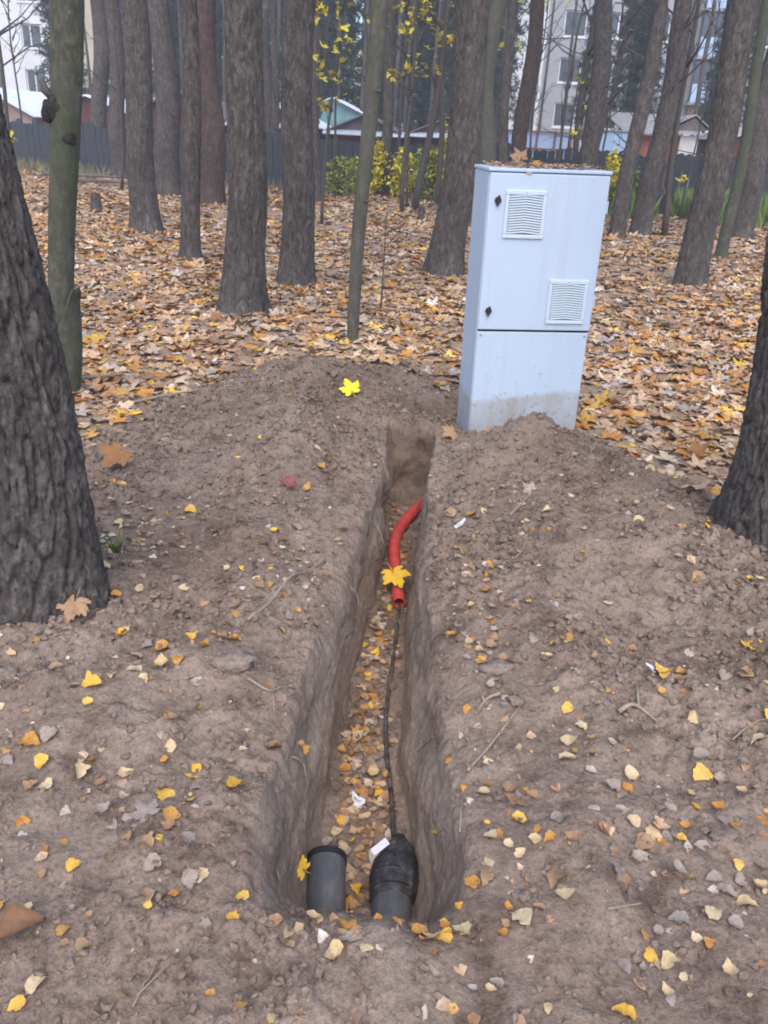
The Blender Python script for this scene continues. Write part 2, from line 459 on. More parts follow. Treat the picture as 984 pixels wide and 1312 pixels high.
# ================================================================== GROUND
# the trench in plan: (distance, left lip, left floor edge, right floor edge, right lip)
TR = np.array([
    [0.90, -0.22, -0.13, 0.12, 0.19], [1.30, -0.262, -0.165, 0.155, 0.215], [1.65, -0.240, -0.150, 0.140, 0.205],
    [2.10, -0.208, -0.118, 0.088, 0.195], [2.60, -0.138, -0.075, 0.105, 0.180], [2.95, -0.110, -0.045, 0.130, 0.180],
    [3.60, -0.020, 0.015, 0.175, 0.205], [4.20, 0.000, 0.018, 0.235, 0.250], [4.60, 0.00, 0.02, 0.26, 0.275]])
Y_NEAR0, Y_NEAR1, Y_FAR0, Y_FAR1 = 1.10, 1.60, 4.33, 4.41

def trench_edges(y):
    y = np.asarray(y, float)
    e = [np.interp(y, TR[:, 0], TR[:, k]) for k in range(1, 5)]
    w = [0.020 * perlin(y * 3.1, 7.3 + k, 0.5) + 0.010 * perlin(y * 8, 3.3 + k, 9.5) + (0.006 if k in (0, 3) else 0.002) * perlin(y * 24, 5.3 + k, 9.5) for k in range(4)]
    tl, fl, fr, tr = [a + b for a, b in zip(e, w)]
    return [np.minimum(tl, fl - 0.014), fl, fr, np.maximum(tr, fr + 0.014)]

def trench_open(y, x=None):
    if x is not None: y = y + sstep(2.2, 1.6, y) * (0.05 * perlin(x * 5, y * 4, 31.0) + 0.03 * perlin(x * 15, y * 12, 32.0))
    return sstep(Y_NEAR0, Y_NEAR1, y) * (1 - sstep(Y_FAR0, Y_FAR1, y))

def trench_floor(y):
    return -0.425 + 0.03 * sstep(2.0, 4.3, y) + 0.02 * perlin(np.asarray(y) * 2.3, 4.4, 1.1)

MOUNDS = [  # x, y, sx, sy, height : spoil thrown up beside the trench
    (-0.50, 4.85, 0.40, 0.34, 0.20), (-0.80, 4.35, 0.35, 0.35, 0.07), (-0.52, 3.75, 0.26, 0.42, 0.17), (-0.48, 2.75, 0.20, 0.35, 0.09), (-0.45, 2.05, 0.16, 0.25, 0.05), (-0.05, 5.2, 0.35, 0.30, 0.06),
    (0.70, 3.91, 0.25, 0.20, 0.20), (1.02, 3.55, 0.30, 0.28, 0.14), (0.60, 3.20, 0.22, 0.25, 0.06), (0.95, 2.85, 0.33, 0.28, 0.15), (0.52, 2.35, 0.20, 0.35, 0.06), (1.35, 2.45, 0.30, 0.30, 0.09),
    (0.80, 1.95, 0.30, 0.25, 0.05), (0.45, 1.45, 0.15, 0.25, 0.03), (-0.80, 1.80, 0.35, 0.30, 0.06), (-0.35, 1.35, 0.15, 0.20, 0.035), (-1.12, 2.28, 0.38, 0.38, 0.06), (1.60, 3.0, 0.40, 0.40, 0.08),
    (-0.95, 2.75, 0.25, 0.25, -0.04), (0.40, 4.60, 0.12, 0.20, -0.07)]

def dirt_mask(x, y, soft=0.30):
    """1 on the dug and trampled soil, 0 under the leaf carpet"""
    yb = np.interp(x, [-6, -2.6, -1.9, -1.45, -1.2, -0.9, -0.2, 0.35, 0.46, 1.05, 1.14, 1.3, 1.5, 2.2, 6],
                   [2.2, 2.5, 3.2, 4.1, 4.9, 5.35, 5.55, 5.35, 4.6, 4.45, 4.25, 3.75, 3.4, 2.6, 2.0])
    yb = yb + 0.22 * perlin(np.asarray(x) * 2.3, np.asarray(y) * 2.3, 3.7)
    return sstep(soft, -soft, np.asarray(y) - yb)

def ground_macro(x, y):
    x = np.asarray(x, float); y = np.asarray(y, float)
    z = 0 * x
    for mx, my, sx, sy, h in MOUNDS:
        z = z + h * np.exp(-((x - mx) / sx) ** 2 - ((y - my) / sy) ** 2)
    far = sstep(5, 9, y)
    z = z + far * 0.07 * perlin(x * 0.35, y * 0.35, 2.2)
    z = z + 0.02 * perlin(x * 1.1, y * 1.1, 8.2)
    # the ground steps down behind the board fence
    fl = y - (24 - 0.27 * x)
    z = z - 0.8 * sstep(0.3, 4.0, fl)
    return z

def ground_fine(x, y):
    near = 1 - sstep(6.0, 11.0, np.abs(y - 1.0))
    loose = dirt_mask(x, y)
    path = sstep(1.75, 1.25, y)
    rough = 0.35 + 0.65 * loose * (1 - 0.62 * path)
    patch = 0.5 + 1.0 * sstep(-0.25, 0.35, perlin(np.asarray(x) * 1.9, np.asarray(y) * 1.9, 5.1)) + .35 * sstep(1.8, 3.0, y)
    wx = x + 0.05 * perlin(x * 5, y * 5, 11.3); wy = y + 0.05 * perlin(x * 5, y * 5, 14.3)
    n = 0.026 * perlin(x * 2.6, y * 2.6, 0.3)
    n = n + 0.034 * perlin(x * 6.1, y * 6.1, 1.3)
    n = n + 0.030 * patch * (np.abs(perlin(wx * 13, wy * 13, 2.3)) - 0.2)
    n = n + 0.022 * patch * (np.abs(perlin(wx * 27, wy * 27, 3.3)) - 0.2)
    n = n + 0.012 * patch * perlin(x * 52, y * 52, 4.3)
    return n * rough * near

def ground_z(x, y):
    x = np.asarray(x, float); y = np.asarray(y, float)
    G = ground_macro(x, y) + ground_fine(x, y)
    tl, fl, fr, tr = trench_edges(y)
    op = trench_open(y, x)
    t = np.where(x < fl, (x - tl) / (fl - tl), np.where(x > fr, (tr - x) / (tr - fr), 1.0))
    t = np.clip(t, 0, 1)
    t = 0.45 * t + 0.55 * t * t * (3 - 2 * t)
    d = np.where(x < (fl + fr) / 2, tl - x, x - tr)
    crumb = 0.75 + 0.9 * perlin(x * 5, y * 5, 21.0)
    G = G - op * 0.055 * crumb * np.exp(-np.clip(d, 0, None) / 0.06)
    zf = trench_floor(y) + 0.35 * ground_fine(x + 3.1, y) + 0.02 * ((x - (fl + fr) / 2) / 0.15) ** 2
    return G + op * t * (zf - G)

def gz(x, y): return float(ground_z(np.array([x]), np.array([y]))[0])

def build_ground():
    grow = lambda a, b, n: a * (b / a) ** (np.arange(1, n + 1) / n)
    ys = np.concatenate([-(grow(0.35, 60, 18))[::-1] + 0.7, np.linspace(0.40, 1.05, 60), np.linspace(1.06, 1.60, 70), np.linspace(1.612, 4.31, 290),
                         np.linspace(4.316, 4.43, 46), np.linspace(4.44, 6.3, 150), 6.3 + grow(0.03, 170, 140)])
    # columns as regions between the trench edges; counts fixed, so the sheet stays one grid
    outL = -np.concatenate([grow(2.3, 170, 36)[::-1]])           # far left offsets from the left lip
    nL = 165; nW = 46; nF = 44
    rows = []
    tl, fl, fr, tr = trench_edges(ys)
    far = sstep(5.0, 9.0, ys)
    tl = tl * (1 - far) - 0.2 * far; fl = fl * (1 - far) - 0.1 * far; fr = fr * (1 - far) + 0.1 * far; tr = tr * (1 - far) + 0.2 * far
    cols = []
    for k in outL: cols.append(tl + k)
    for k in np.linspace(-2.28, 0, nL)[:-1]: cols.append(tl + k)
    for t in np.linspace(0, 1, nW)[:-1]: cols.append(tl + (fl - tl) * t)
    for t in np.linspace(0, 1, nF)[:-1]: cols.append(fl + (fr - fl) * t)
    for t in np.linspace(0, 1, nW)[:-1]: cols.append(fr + (tr - fr) * t)
    for k in np.linspace(0, 2.28, nL): cols.append(tr + k)
    for k in -outL[::-1]: cols.append(tr + k)
    X = np.stack(cols, 1); Y = np.repeat(ys[:, None], X.shape[1], 1)
    Z = ground_z(X, Y)
    # cut faces: weight for sideways relief
    op = trench_open(Y, X)
    e = trench_edges(Y)
    tt = np.where(X < e[1], (X - e[0]) / (e[1] - e[0]), np.where(X > e[2], (e[3] - X) / (e[3] - e[2]), 1.0))
    wall = np.where((tt > 0) & (tt < 1), np.sin(np.clip(tt, 0, 1) * math.pi), 0) * op
    side = np.where(X < (e[1] + e[2]) / 2, 1.0, -1.0)
    nse = 0.034 * perlin(Y * 2.1, Z * 5, 3.1 + side) + 0.014 * perlin(Y * 5, Z * 12, 5.5 + side) + 0.009 * np.abs(perlin(Y * 12, Z * 26, 8.5 + side)) + 0.005 * perlin(Y * 50, Z * 55, 1.5 + side)
    X2 = X + wall * nse * 1.1
    endw = np.clip(1 - np.abs((Y - 0.5 * (Y_FAR0 + Y_FAR1)) / (0.5 * (Y_FAR1 - Y_FAR0))), 0, 1) * np.clip(tt, 0, 1)
    Y2 = Y + endw * (0.05 * perlin(X * 6, Z * 5, 2.7) + 0.015 * perlin(X * 25, Z * 22, 6.7))
    V = np.stack([X2, Y2, Z], -1).reshape(-1, 3)
    nr, nc = X.shape
    idx = np.arange(nr * nc).reshape(nr, nc)
    Q = np.stack([idx[:-1, :-1], idx[:-1, 1:], idx[1:, 1:], idx[1:, :-1]], -1).reshape(-1, 4)
    me = mesh_np("ground", V, Q)
    cut = np.clip(np.maximum(wall * 1.6, endw), 0, 1) + 0.25 * dirt_mask(X, Y) * (1 - sstep(0.1, 0.35, np.minimum(np.abs(X - e[0]), np.abs(X - e[3]))))
    at = me.attributes.new("mould", 'FLOAT', 'POINT'); at.data.foreach_set("value", (1 - dirt_mask(X, Y)).astype(np.float32).ravel())
    dark_earth = np.maximum(endw * 0.9, np.exp(-((X - .15) / .30) ** 2 - ((Y - 4.62) / .20) ** 2))  # end face made darker; moist ground just behind its lip
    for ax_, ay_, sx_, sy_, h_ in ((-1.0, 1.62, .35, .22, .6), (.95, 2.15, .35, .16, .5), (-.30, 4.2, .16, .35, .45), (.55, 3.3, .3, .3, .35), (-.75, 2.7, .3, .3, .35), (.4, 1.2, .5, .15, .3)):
        dark_earth = np.maximum(dark_earth, h_ * np.exp(-((X - ax_) / sx_) ** 2 - ((Y - ay_) / sy_) ** 2) * (.6 + .8 * sstep(-.2, .3, perlin(X * 4, Y * 4, 51.0))))
    dep = ground_macro(X, Y) - Z
    sub = sstep(.11, .17, dep + .05 * perlin(X * 3, Y * 3, 61.0)) * np.clip(wall * 2.5 + endw * .3, 0, 1)
    at = me.attributes.new("subsoil", 'FLOAT', 'POINT'); at.data.foreach_set("value", np.clip(sub, 0, 1).astype(np.float32).ravel())
    at = me.attributes.new("dark_earth", 'FLOAT', 'POINT'); at.data.foreach_set("value", np.clip(dark_earth, 0, 1).astype(np.float32).ravel())
    at = me.attributes.new("cut", 'FLOAT', 'POINT'); at.data.foreach_set("value", np.clip(cut, 0, 1).astype(np.float32).ravel())
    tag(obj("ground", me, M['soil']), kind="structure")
build_ground()

# ------------------------------------------------------------------ templates
def ico(sub, seed, amp=0.35):
    bm = bmesh.new(); bmesh.ops.create_icosphere(bm, subdivisions=sub, radius=1)
    V = np.array([v.co[:] for v in bm.verts]); F = np.array([[v.index for v in f.verts] for f in bm.faces]); bm.free()
    d = 1 + amp * perlin(V[:, 0] * 1.3 + seed * 7.7, V[:, 1] * 1.3, V[:, 2] * 1.3) * 1.6 + amp * 0.5 * perlin(V[:, 0] * 3 + seed, V[:, 1] * 3, V[:, 2] * 3)
    return V * d[:, None] * np.array([1, 0.85, 0.65]), F

def birch_leaf(seed, n=4):
    """ovate leaf, length 1 along +y, folded on the midrib and curled"""
    r = random.Random(seed)
    if n >= 6:
        m_ = 9; V = []; F = []
        curl = r.uniform(-0.6, 1.2); fold = r.uniform(-0.2, 0.8); tw = r.uniform(-0.6, 0.6); wf = r.uniform(.36, .46)
        ph = r.uniform(0, 6); bite = r.randint(2, 7) if r.random() < .4 else -1
        for i in range(m_ + 1):
            t = i / m_
            w = wf * math.sin(math.pi * min(1, t ** .62)) ** .8 if 0 < t < 1 else .01
            z = curl * (t - .5) ** 2 - .06 + .03 * math.sin(7 * t + ph); y = t - .5
            jl, jr = 1 + r.uniform(-.2, .14), 1 + r.uniform(-.2, .14)
            if i == bite: jl *= .55
            V.append((.04 * math.sin(3 * t + ph), y, z))
            V.append((-w * jl, y + .05 * r.uniform(-.6, 1), z + fold * w + tw * w * (t - .5) + r.uniform(-.03, .03)))
            V.append((w * jr, y + .05 * r.uniform(-.6, 1), z + fold * w - tw * w * (t - .5) + r.uniform(-.03, .03)))
        for i in range(m_):
            a, b = 3 * i, 3 * (i + 1)
            F += [(a, b, b + 1), (a, b + 1, a + 1), (a, a + 2, b + 2), (a, b + 2, b)]
        b = len(V)
        V += [(-.012, -.49, -.05 + .25 * curl), (.012, -.49, -.05 + .25 * curl), (.10, -.80, .02 + .25 * curl)]; F.append((b, b + 1, b + 2))
        return np.array(V), np.array(F)
    prof = [(0.0, 0.02), (0.10, 0.27), (0.30, 0.40), (0.55, 0.34), (0.80, 0.15), (1.0, 0.0)] if n > 3 else [(0, 0.02), (0.28, 0.39), (0.65, 0.27), (1, 0)]
    curl = r.uniform(-0.5, 0.9); fold = r.uniform(-0.15, 0.55); tw = r.uniform(-0.35, 0.35)
    V = []; F = []
    for t, w in prof:
        z = curl * ((t - 0.5) ** 2) - 0.06
        y = t - 0.5
        jl, jr = 1 + r.uniform(-.12, .12), 1 + r.uniform(-.12, .12)
        V.append((0, y, z)); V.append((-w * jl, y + 0.02, z + fold * w + tw * w * (t - .5))); V.append((w * jr, y + 0.02, z + fold * w - tw * w * (t - .5)))
    for i in range(len(prof) - 1):
        a, b = 3 * i, 3 * (i + 1)
        F += [(a, b, b + 1), (a, b + 1, a + 1), (a, a + 2, b + 2), (a, b + 2, b)]
    return np.array(V), np.array(F)

def maple_leaf(seed, fine=True, flat=0.5):
    """five pointed lobes round the stalk end; curled by seed"""
    r = random.Random(seed)
    lobes = [(90, 1.0), (38, 0.86), (142, 0.86), (-12, 0.55), (192, 0.55)]
    pts = []
    order = sorted(lobes, key=lambda l: l[0])
    for i, (a, L) in enumerate(order):
        if fine:
            seq = [(-20, 0.66), (-15, 0.80), (-10, 0.74), (-6, 0.90), (0, 1.0), (6, 0.90), (10, 0.74), (15, 0.80), (20, 0.66)]
        else:
            seq = [(-15, 0.78), (0, 1.0), (15, 0.78)]
        for da, q in seq: pts.append((a + da + r.uniform(-2, 2), L * q * r.uniform(0.94, 1.06)))
        if i < len(order) - 1: pts.append(((a + order[i + 1][0]) / 2, (0.60 if fine else 0.52) * r.uniform(0.85, 1.08)))
    pts.append((232, 0.16)); pts.insert(0, (-52, 0.16))
    cx, cy = 0.0, 0.12
    c1, c2, ph = r.uniform(-.5, .9) * flat, r.uniform(-.4, .7) * flat, r.uniform(0, 6)
    def zz(x, y): return c1 * x * x * 0.7 + c2 * y * y * 0.7 + 0.13 * flat * math.sin(5 * x + ph) * math.cos(4 * y + ph)
    V = [(cx, cy, zz(cx, cy))]
    for a, L in pts:
        x, y = L * math.cos(rad(a)), L * math.sin(rad(a)); V.append((x, y, zz(x, y)))
    n = len(pts); inner = len(V)
    if not fine:
        V = np.array(V); V[:, 1] -= 0.35
        return V * 0.62, np.array([(0, 1 + i, 2 + i) for i in range(n - 1)])
    for a, L in pts:
        x, y = cx + (L * math.cos(rad(a)) - cx) * .5, cy + (L * math.sin(rad(a)) - cy) * .5; V.append((x, y, zz(x, y) + 0.02))
    F = []
    for i in range(n - 1):
        o, o2, k, k2 = 1 + i, 2 + i, inner + i, inner + i + 1
        F += [(0, k, k2), (k, o, o2), (k, o2, k2)]
    V = np.array(V); V[:, 1] -= 0.35
    if fine:   # stalk
        b = len(V)
        V = np.vstack([V, [(-0.015, -0.33, 0.0), (0.015, -0.33, 0.0), (0.05, -0.85, 0.05), (0.03, -0.85, 0.05)]])
        F += [(b, b + 1, b + 2), (b, b + 2, b + 3)]
    return V * 0.62, np.array(F)

def scatter(templates, P, scale, R3):
    """tile templates at points P with per-instance scale and rotation matrices -> V, F, template vertex counts"""
    Vs, Fs, off, owner = [], [], 0, []
    pick = np.random.default_rng(3).integers(0, len(templates), len(P))
    for k, (tv, tf) in enumerate(templates):
        ii = np.where(pick == k)[0]
        if not len(ii): continue
        W = np.einsum('nij,vj->nvi', R3[ii], tv) * scale[ii][:, None, None] + P[ii][:, None, :]
        n, v = len(ii), len(tv)
        Vs.append(W.reshape(-1, 3))
        Fs.append((tf[None] + (np.arange(n) * v)[:, None, None] + off).reshape(-1, tf.shape[1]))
        owner.append(np.repeat(ii, v)); off += n * v
    return np.vstack(Vs), np.vstack(Fs), np.concatenate(owner)

def rotations(n, rng, tilt, normals=None):
    a = rng.uniform(0, 2 * math.pi, n); b = np.abs(rng.normal(0, tilt, n)); c = rng.uniform(0, 2 * math.pi, n)
    def Rz(a):
        M_ = np.zeros((n, 3, 3)); M_[:, 0, 0] = np.cos(a); M_[:, 0, 1] = -np.sin(a); M_[:, 1, 0] = np.sin(a); M_[:, 1, 1] = np.cos(a); M_[:, 2, 2] = 1; return M_
    X = np.zeros((n, 3, 3)); X[:, 0, 0] = 1; X[:, 1, 1] = np.cos(b); X[:, 1, 2] = -np.sin(b); X[:, 2, 1] = np.sin(b); X[:, 2, 2] = np.cos(b)
    return Rz(c) @ X @ Rz(a)

# ------------------------------------------------------------------ loose clods
def build_clods():
    rng = np.random.default_rng(21)
    def spots(n, x0, x1, y0, y1, keep):
        x = rng.uniform(x0, x1, n); y = rng.uniform(y0, y1, n)
        patch = sstep(-0.3, 0.4, perlin(x * 1.9, y * 1.9, 5.1))
        ok = rng.uniform(0, 1, n) < dirt_mask(x, y) * keep(x, y) * (0.25 + 0.75 * patch)
        tl, fl, fr, tr = trench_edges(y); op = trench_open(y)
        ok &= ~((op > 0.05) & (((x > tl - .015) & (x < fl)) | ((x < tr + .015) & (x > fr))))
        return x[ok], y[ok]
    small = [ico(1, s, 0.5) for s in range(5)]
    x, y = spots(98000, -2.4, 2.4, 0.6, 5.6, lambda x, y: np.clip(1.3 - 0.10 * y, 0.4, 1))
    s = 0.0026 + 0.0046 * rng.pareto(2.4, len(x)); s = np.clip(s * (1 + .45 * sstep(1.6, 2.6, y)), 0.002, 0.0125 + .008 * sstep(1.6, 2.6, y))
    P = np.stack([x, y, ground_z(x, y) + s * 0.32], 1)
    keep = np.ones(len(x), bool)
    V, F, _ = scatter([small[0], small[1], small[2], small[3], small[4]], P, s, rotations(len(x), rng, 0.8))
    tag(obj("soil_crumbs", mesh_np("soil_crumbs", V, F, False), M['soil']), "fine loose crumbs of brown soil strewn over the dug ground", "soil", kind="stuff")
    big = []
    for k in range(6):
        tv, tf = ico(2, 20 + k, 0.55)
        me = mesh_np("clod_mesh", tv, tf); me.materials.append(M['clod']); big.append(me)
    zones = [("clods of soil on the spoil left of the trench", "egg sized clod of brown soil on the spoil left of the trench", (-1.3, -0.28, 1.5, 5.2), 90),
             ("clods of soil on the spoil right of the trench", "egg sized clod of brown soil on the spoil right of the trench", (0.3, 1.55, 1.2, 4.1), 120)]
    for gname, label, (x0, x1, y0, y1), n in zones:
        px = rng.uniform(x0, x1, n * 3); py = rng.uniform(y0, y1, n * 3)
        ok = (dirt_mask(px, py) > 0.6) & ~((px > 0.38) & (px < 1.15) & (py > 4.15))
        px, py = px[ok][:n], py[ok][:n]; pz = ground_z(px, py)
        for c in range(len(px)):
            o = obj("soil_clod", big[c % 6]); s = float(np.clip(0.011 + 0.007 * rng.pareto(3), 0.011, 0.034))
            o.scale = (s, s, s * 0.85); o.rotation_euler = (rng.uniform(-.5, .5), rng.uniform(-.5, .5), rng.uniform(0, 6.28))
            o.location = (px[c], py[c], pz[c] + s * 0.22)
            tag(o, label, "soil clod", gname)
    # the few lumps one can single out
    for (px, py, s, lab) in [(-0.41, 1.93, 0.055, "large flat lump of soil just left of the trench lip below the pale twig"),
                             (0.36, 2.04, 0.045, "broad lump of grey soil at the right trench lip beside dark leaf"),
                             (-0.34, 1.52, 0.034, "rounded grey lump of soil beside the yellow leaf nearest the left pipe")]:
        o = obj("soil_clod", big[1]); o.scale = (s, s * .8, s * .6); o.location = (px, py, gz(px, py) + s * .15)
        tag(o, lab, "soil clod")
build_clods()

# ================================================================== TREES
def make_crown(seed, n, h, r0, kind):
    """needle clumps (or leaves) through a rounded cone, as loose thin faces"""
    rng = np.random.default_rng(seed)
    t = rng.uniform(0, 1, n) ** 0.8
    env = r0 * (1 - t) ** 0.7 * (0.55 + 0.45 * np.sin(t * 40 + rng.uniform(0, 6)) ** 2) + 0.12
    a = rng.uniform(0, 2 * math.pi, n)
    lob = 0.65 + 0.35 * perlin(np.cos(a) * 1.7 + seed, np.sin(a) * 1.7, t * 5)
    q = env * lob * rng.uniform(0.25, 1, n) ** 0.6
    C = np.stack([q * np.cos(a), q * np.sin(a), t * h - 0.25 * q], 1)
    if kind == 'pine':
        per = 7
        D = rng.normal(size=(n, per, 3)); D[:, :, 2] += 0.3; D /= np.linalg.norm(D, axis=2)[:, :, None]
        D *= rng.uniform(0.14, 0.30, (n, per, 1))
        side = np.cross(D, rng.normal(size=(n, per, 3))); side /= np.linalg.norm(side, axis=2)[:, :, None]
        side *= 0.020
        c = C[:, None, :]
        V = np.stack([c - side, c + side, c + D], 2).reshape(-1, 3)
        return V, np.arange(len(V)).reshape(-1, 3)
    lv = [birch_leaf(s, 3) for s in range(3)] if kind == 'leaf' else [maple_leaf(s, False, 1.0) for s in range(3)]
    s = rng.uniform(0.7, 1.2, n) * (0.09 if kind == 'leaf' else 0.17)
    V, F, _ = scatter(lv, C, s, rotations(n, rng, 0.9))
    return V, F

CROWN = {}
for k in range(3):
    V, F = make_crown(40 + k, 900, 5.0, 1.7, 'pine')
    CROWN['pine%d' % k] = mesh_np("crown", V, F, False); CROWN['pine%d' % k].materials.append(M['needles'])
for k in range(3):
    V, F = make_crown(50 + k, 3600, 10.5, 2.3, 'pine')
    CROWN['far%d' % k] = mesh_np("crown", V, F, False); CROWN['far%d' % k].materials.append(M['needles'])

def trunk_mesh(tx, tz, r0, r1, H, seg, zdense, dz, seed, kind, flare):
    zs = list(np.arange(-0.12, zdense, dz)) + list(np.linspace(zdense, H, 26))
    zs = np.array(zs); n = len(zs)
    th = np.arange(seg) / seg * 2 * math.pi
    Z, T = np.meshgrid(zs, th, indexing='ij')
    zc = np.clip(Z, 0, None)
    R = np.where(zc < tz, r0 + (r1 - r0) * zc / tz, r1 * (1 - 0.72 * (zc - tz) / max(H - tz, 0.1)))
    lob = 0.6 + 0.7 * np.clip(np.sin(T * 3 + seed) + 0.5 * np.sin(T * 5 + 2 * seed), 0, 2)
    R = R + flare * r0 * lob * np.exp(-np.clip(Z + 0.06, 0, None) / (1.0 * r0 + 0.05))
    cx = np.cos(T); cy = np.sin(T)
    R = R * (1 + 0.05 * perlin(cx * 1.2 + seed, cy * 1.2, Z * 1.1))
    rr = max(r0, 0.04)
    if kind == 'pine':
        near = seg > 150
        k = 1 / (0.030 if near else 0.045)
        wob = 0.5 * perlin(cx * rr * 9, cy * rr * 9, Z * 4 + seed)
        a = perlin(cx * rr * k * 0.60 + seed, cy * rr * k * 0.60 + wob, Z * k * (0.14 if near else 0.24) + wob)
        b = perlin(cx * rr * k * 1.2 + seed, cy * rr * k * 1.2 + wob, Z * k * (0.36 if near else 0.6) + 5)
        c = perlin(cx * rr * k * 1.9, cy * rr * k * 1.9 + seed, Z * k * 1.0)
        e = perlin(cx * rr * k * 4, cy * rr * k * 4 + seed, Z * k * 3.0)
        amp = min(0.026 if near else 0.018, 0.13 * rr)
        plate = np.clip(np.abs(a) / 0.16, 0, 1) ** 0.6
        d = amp * (plate - 0.75 - 0.40 * np.exp(-(b / 0.07) ** 2) * plate + 0.30 * c + 0.12 * e)
        R = R + d
    else:
        R = R + 0.02 * rr * perlin(cx * 3, cy * 3, Z * 7 + seed) + 0.015 * rr * perlin(cx * 8, cy * 8, Z * 12 + seed)
    bend = np.interp(zs, [0, tz, H], [0, tx, tx * min(H / tz, 2.2)])
    sway = (0.25 if kind == 'pine' else 0.5) * rr * np.array([math.sin(z * 1.7 + seed) * min(max(z, 0), 1) for z in zs])
    X = bend[:, None] + sway[:, None] + R * cx; Y = R * cy + 0 * Z
    V = np.stack([X, Y, Z], -1).reshape(-1, 3)
    idx = np.arange(n * seg).reshape(n, seg); nx = np.roll(idx, -1, 1)
    Q = np.stack([idx[:-1], nx[:-1], nx[1:], idx[1:]], -1).reshape(-1, 4)
    top = lambda z: float(np.interp(z, zs, bend + sway))
    return mesh_np("trunk", V, Q), top

def dead_branch(rng, root, z, center_x, r, length, mat, az=None, up=None):
    az = rng.uniform(0, 2 * math.pi) if az is None else az
    up = rng.uniform(-0.2, 0.6) if up is None else up
    d = Vector((math.cos(az), math.sin(az), up)).normalized()
    p = Vector((center_x, 0, z))
    pts = [p + d * (length * t) + Vector((rng.uniform(-.03, .03), rng.uniform(-.03, .03), 0.25 * length * t * t + rng.uniform(-.02, .02))) * (t > 0) for t in (0, .25, .5, .75, 1)]
    mb = MB(); mb.tube(pts, [r, r * .8, r * .6, r * .4, r * .18], 5)
    for j in range(4):
        q = pts[1 + j % 4].lerp(pts[min(4, 2 + j % 4)], rng.uniform(0, .8))
        e = (d + Vector(rng.normal(size=3)) * 0.7).normalized() * length * rng.uniform(.2, .45)
        mb.tube([q, q + e * .5 + Vector((0, 0, .02)), q + e], [r * .4, r * .28, r * .12], 4)
    return mb.build("branch", mat, root, smooth=True)

def tree(name, label, x, y, topx, tz, r0, r1, H, seg, dz, mat, kind, seed, flare=0.35, crown=None, group=None, branches=0, cat="tree", leaves=None):
    root = empty(name, (x, y, float(ground_macro(x, y))))
    me, axis = trunk_mesh(topx - x, tz, r0, r1, H, seg, min(tz + 0.4, H - 0.5), dz, seed, kind, flare)
    obj("trunk", me, mat, root)
    rng = np.random.default_rng(int(seed * 13) + 5)
    for b in range(branches):
        z = rng.uniform(0.35, 1.05) * tz
        dead_branch(rng, root, z, axis(z), 0.012 + 0.03 * r0, rng.uniform(0.5, 1.5), M['dark_twig'])
    if crown:
        c = obj("crown", CROWN[crown], None, root)
        c.location = (axis(H * 0.62), 0, H - 4.9); c.rotation_euler = (0, 0, seed)
    tag(root, label, cat, group)
    return root, axis

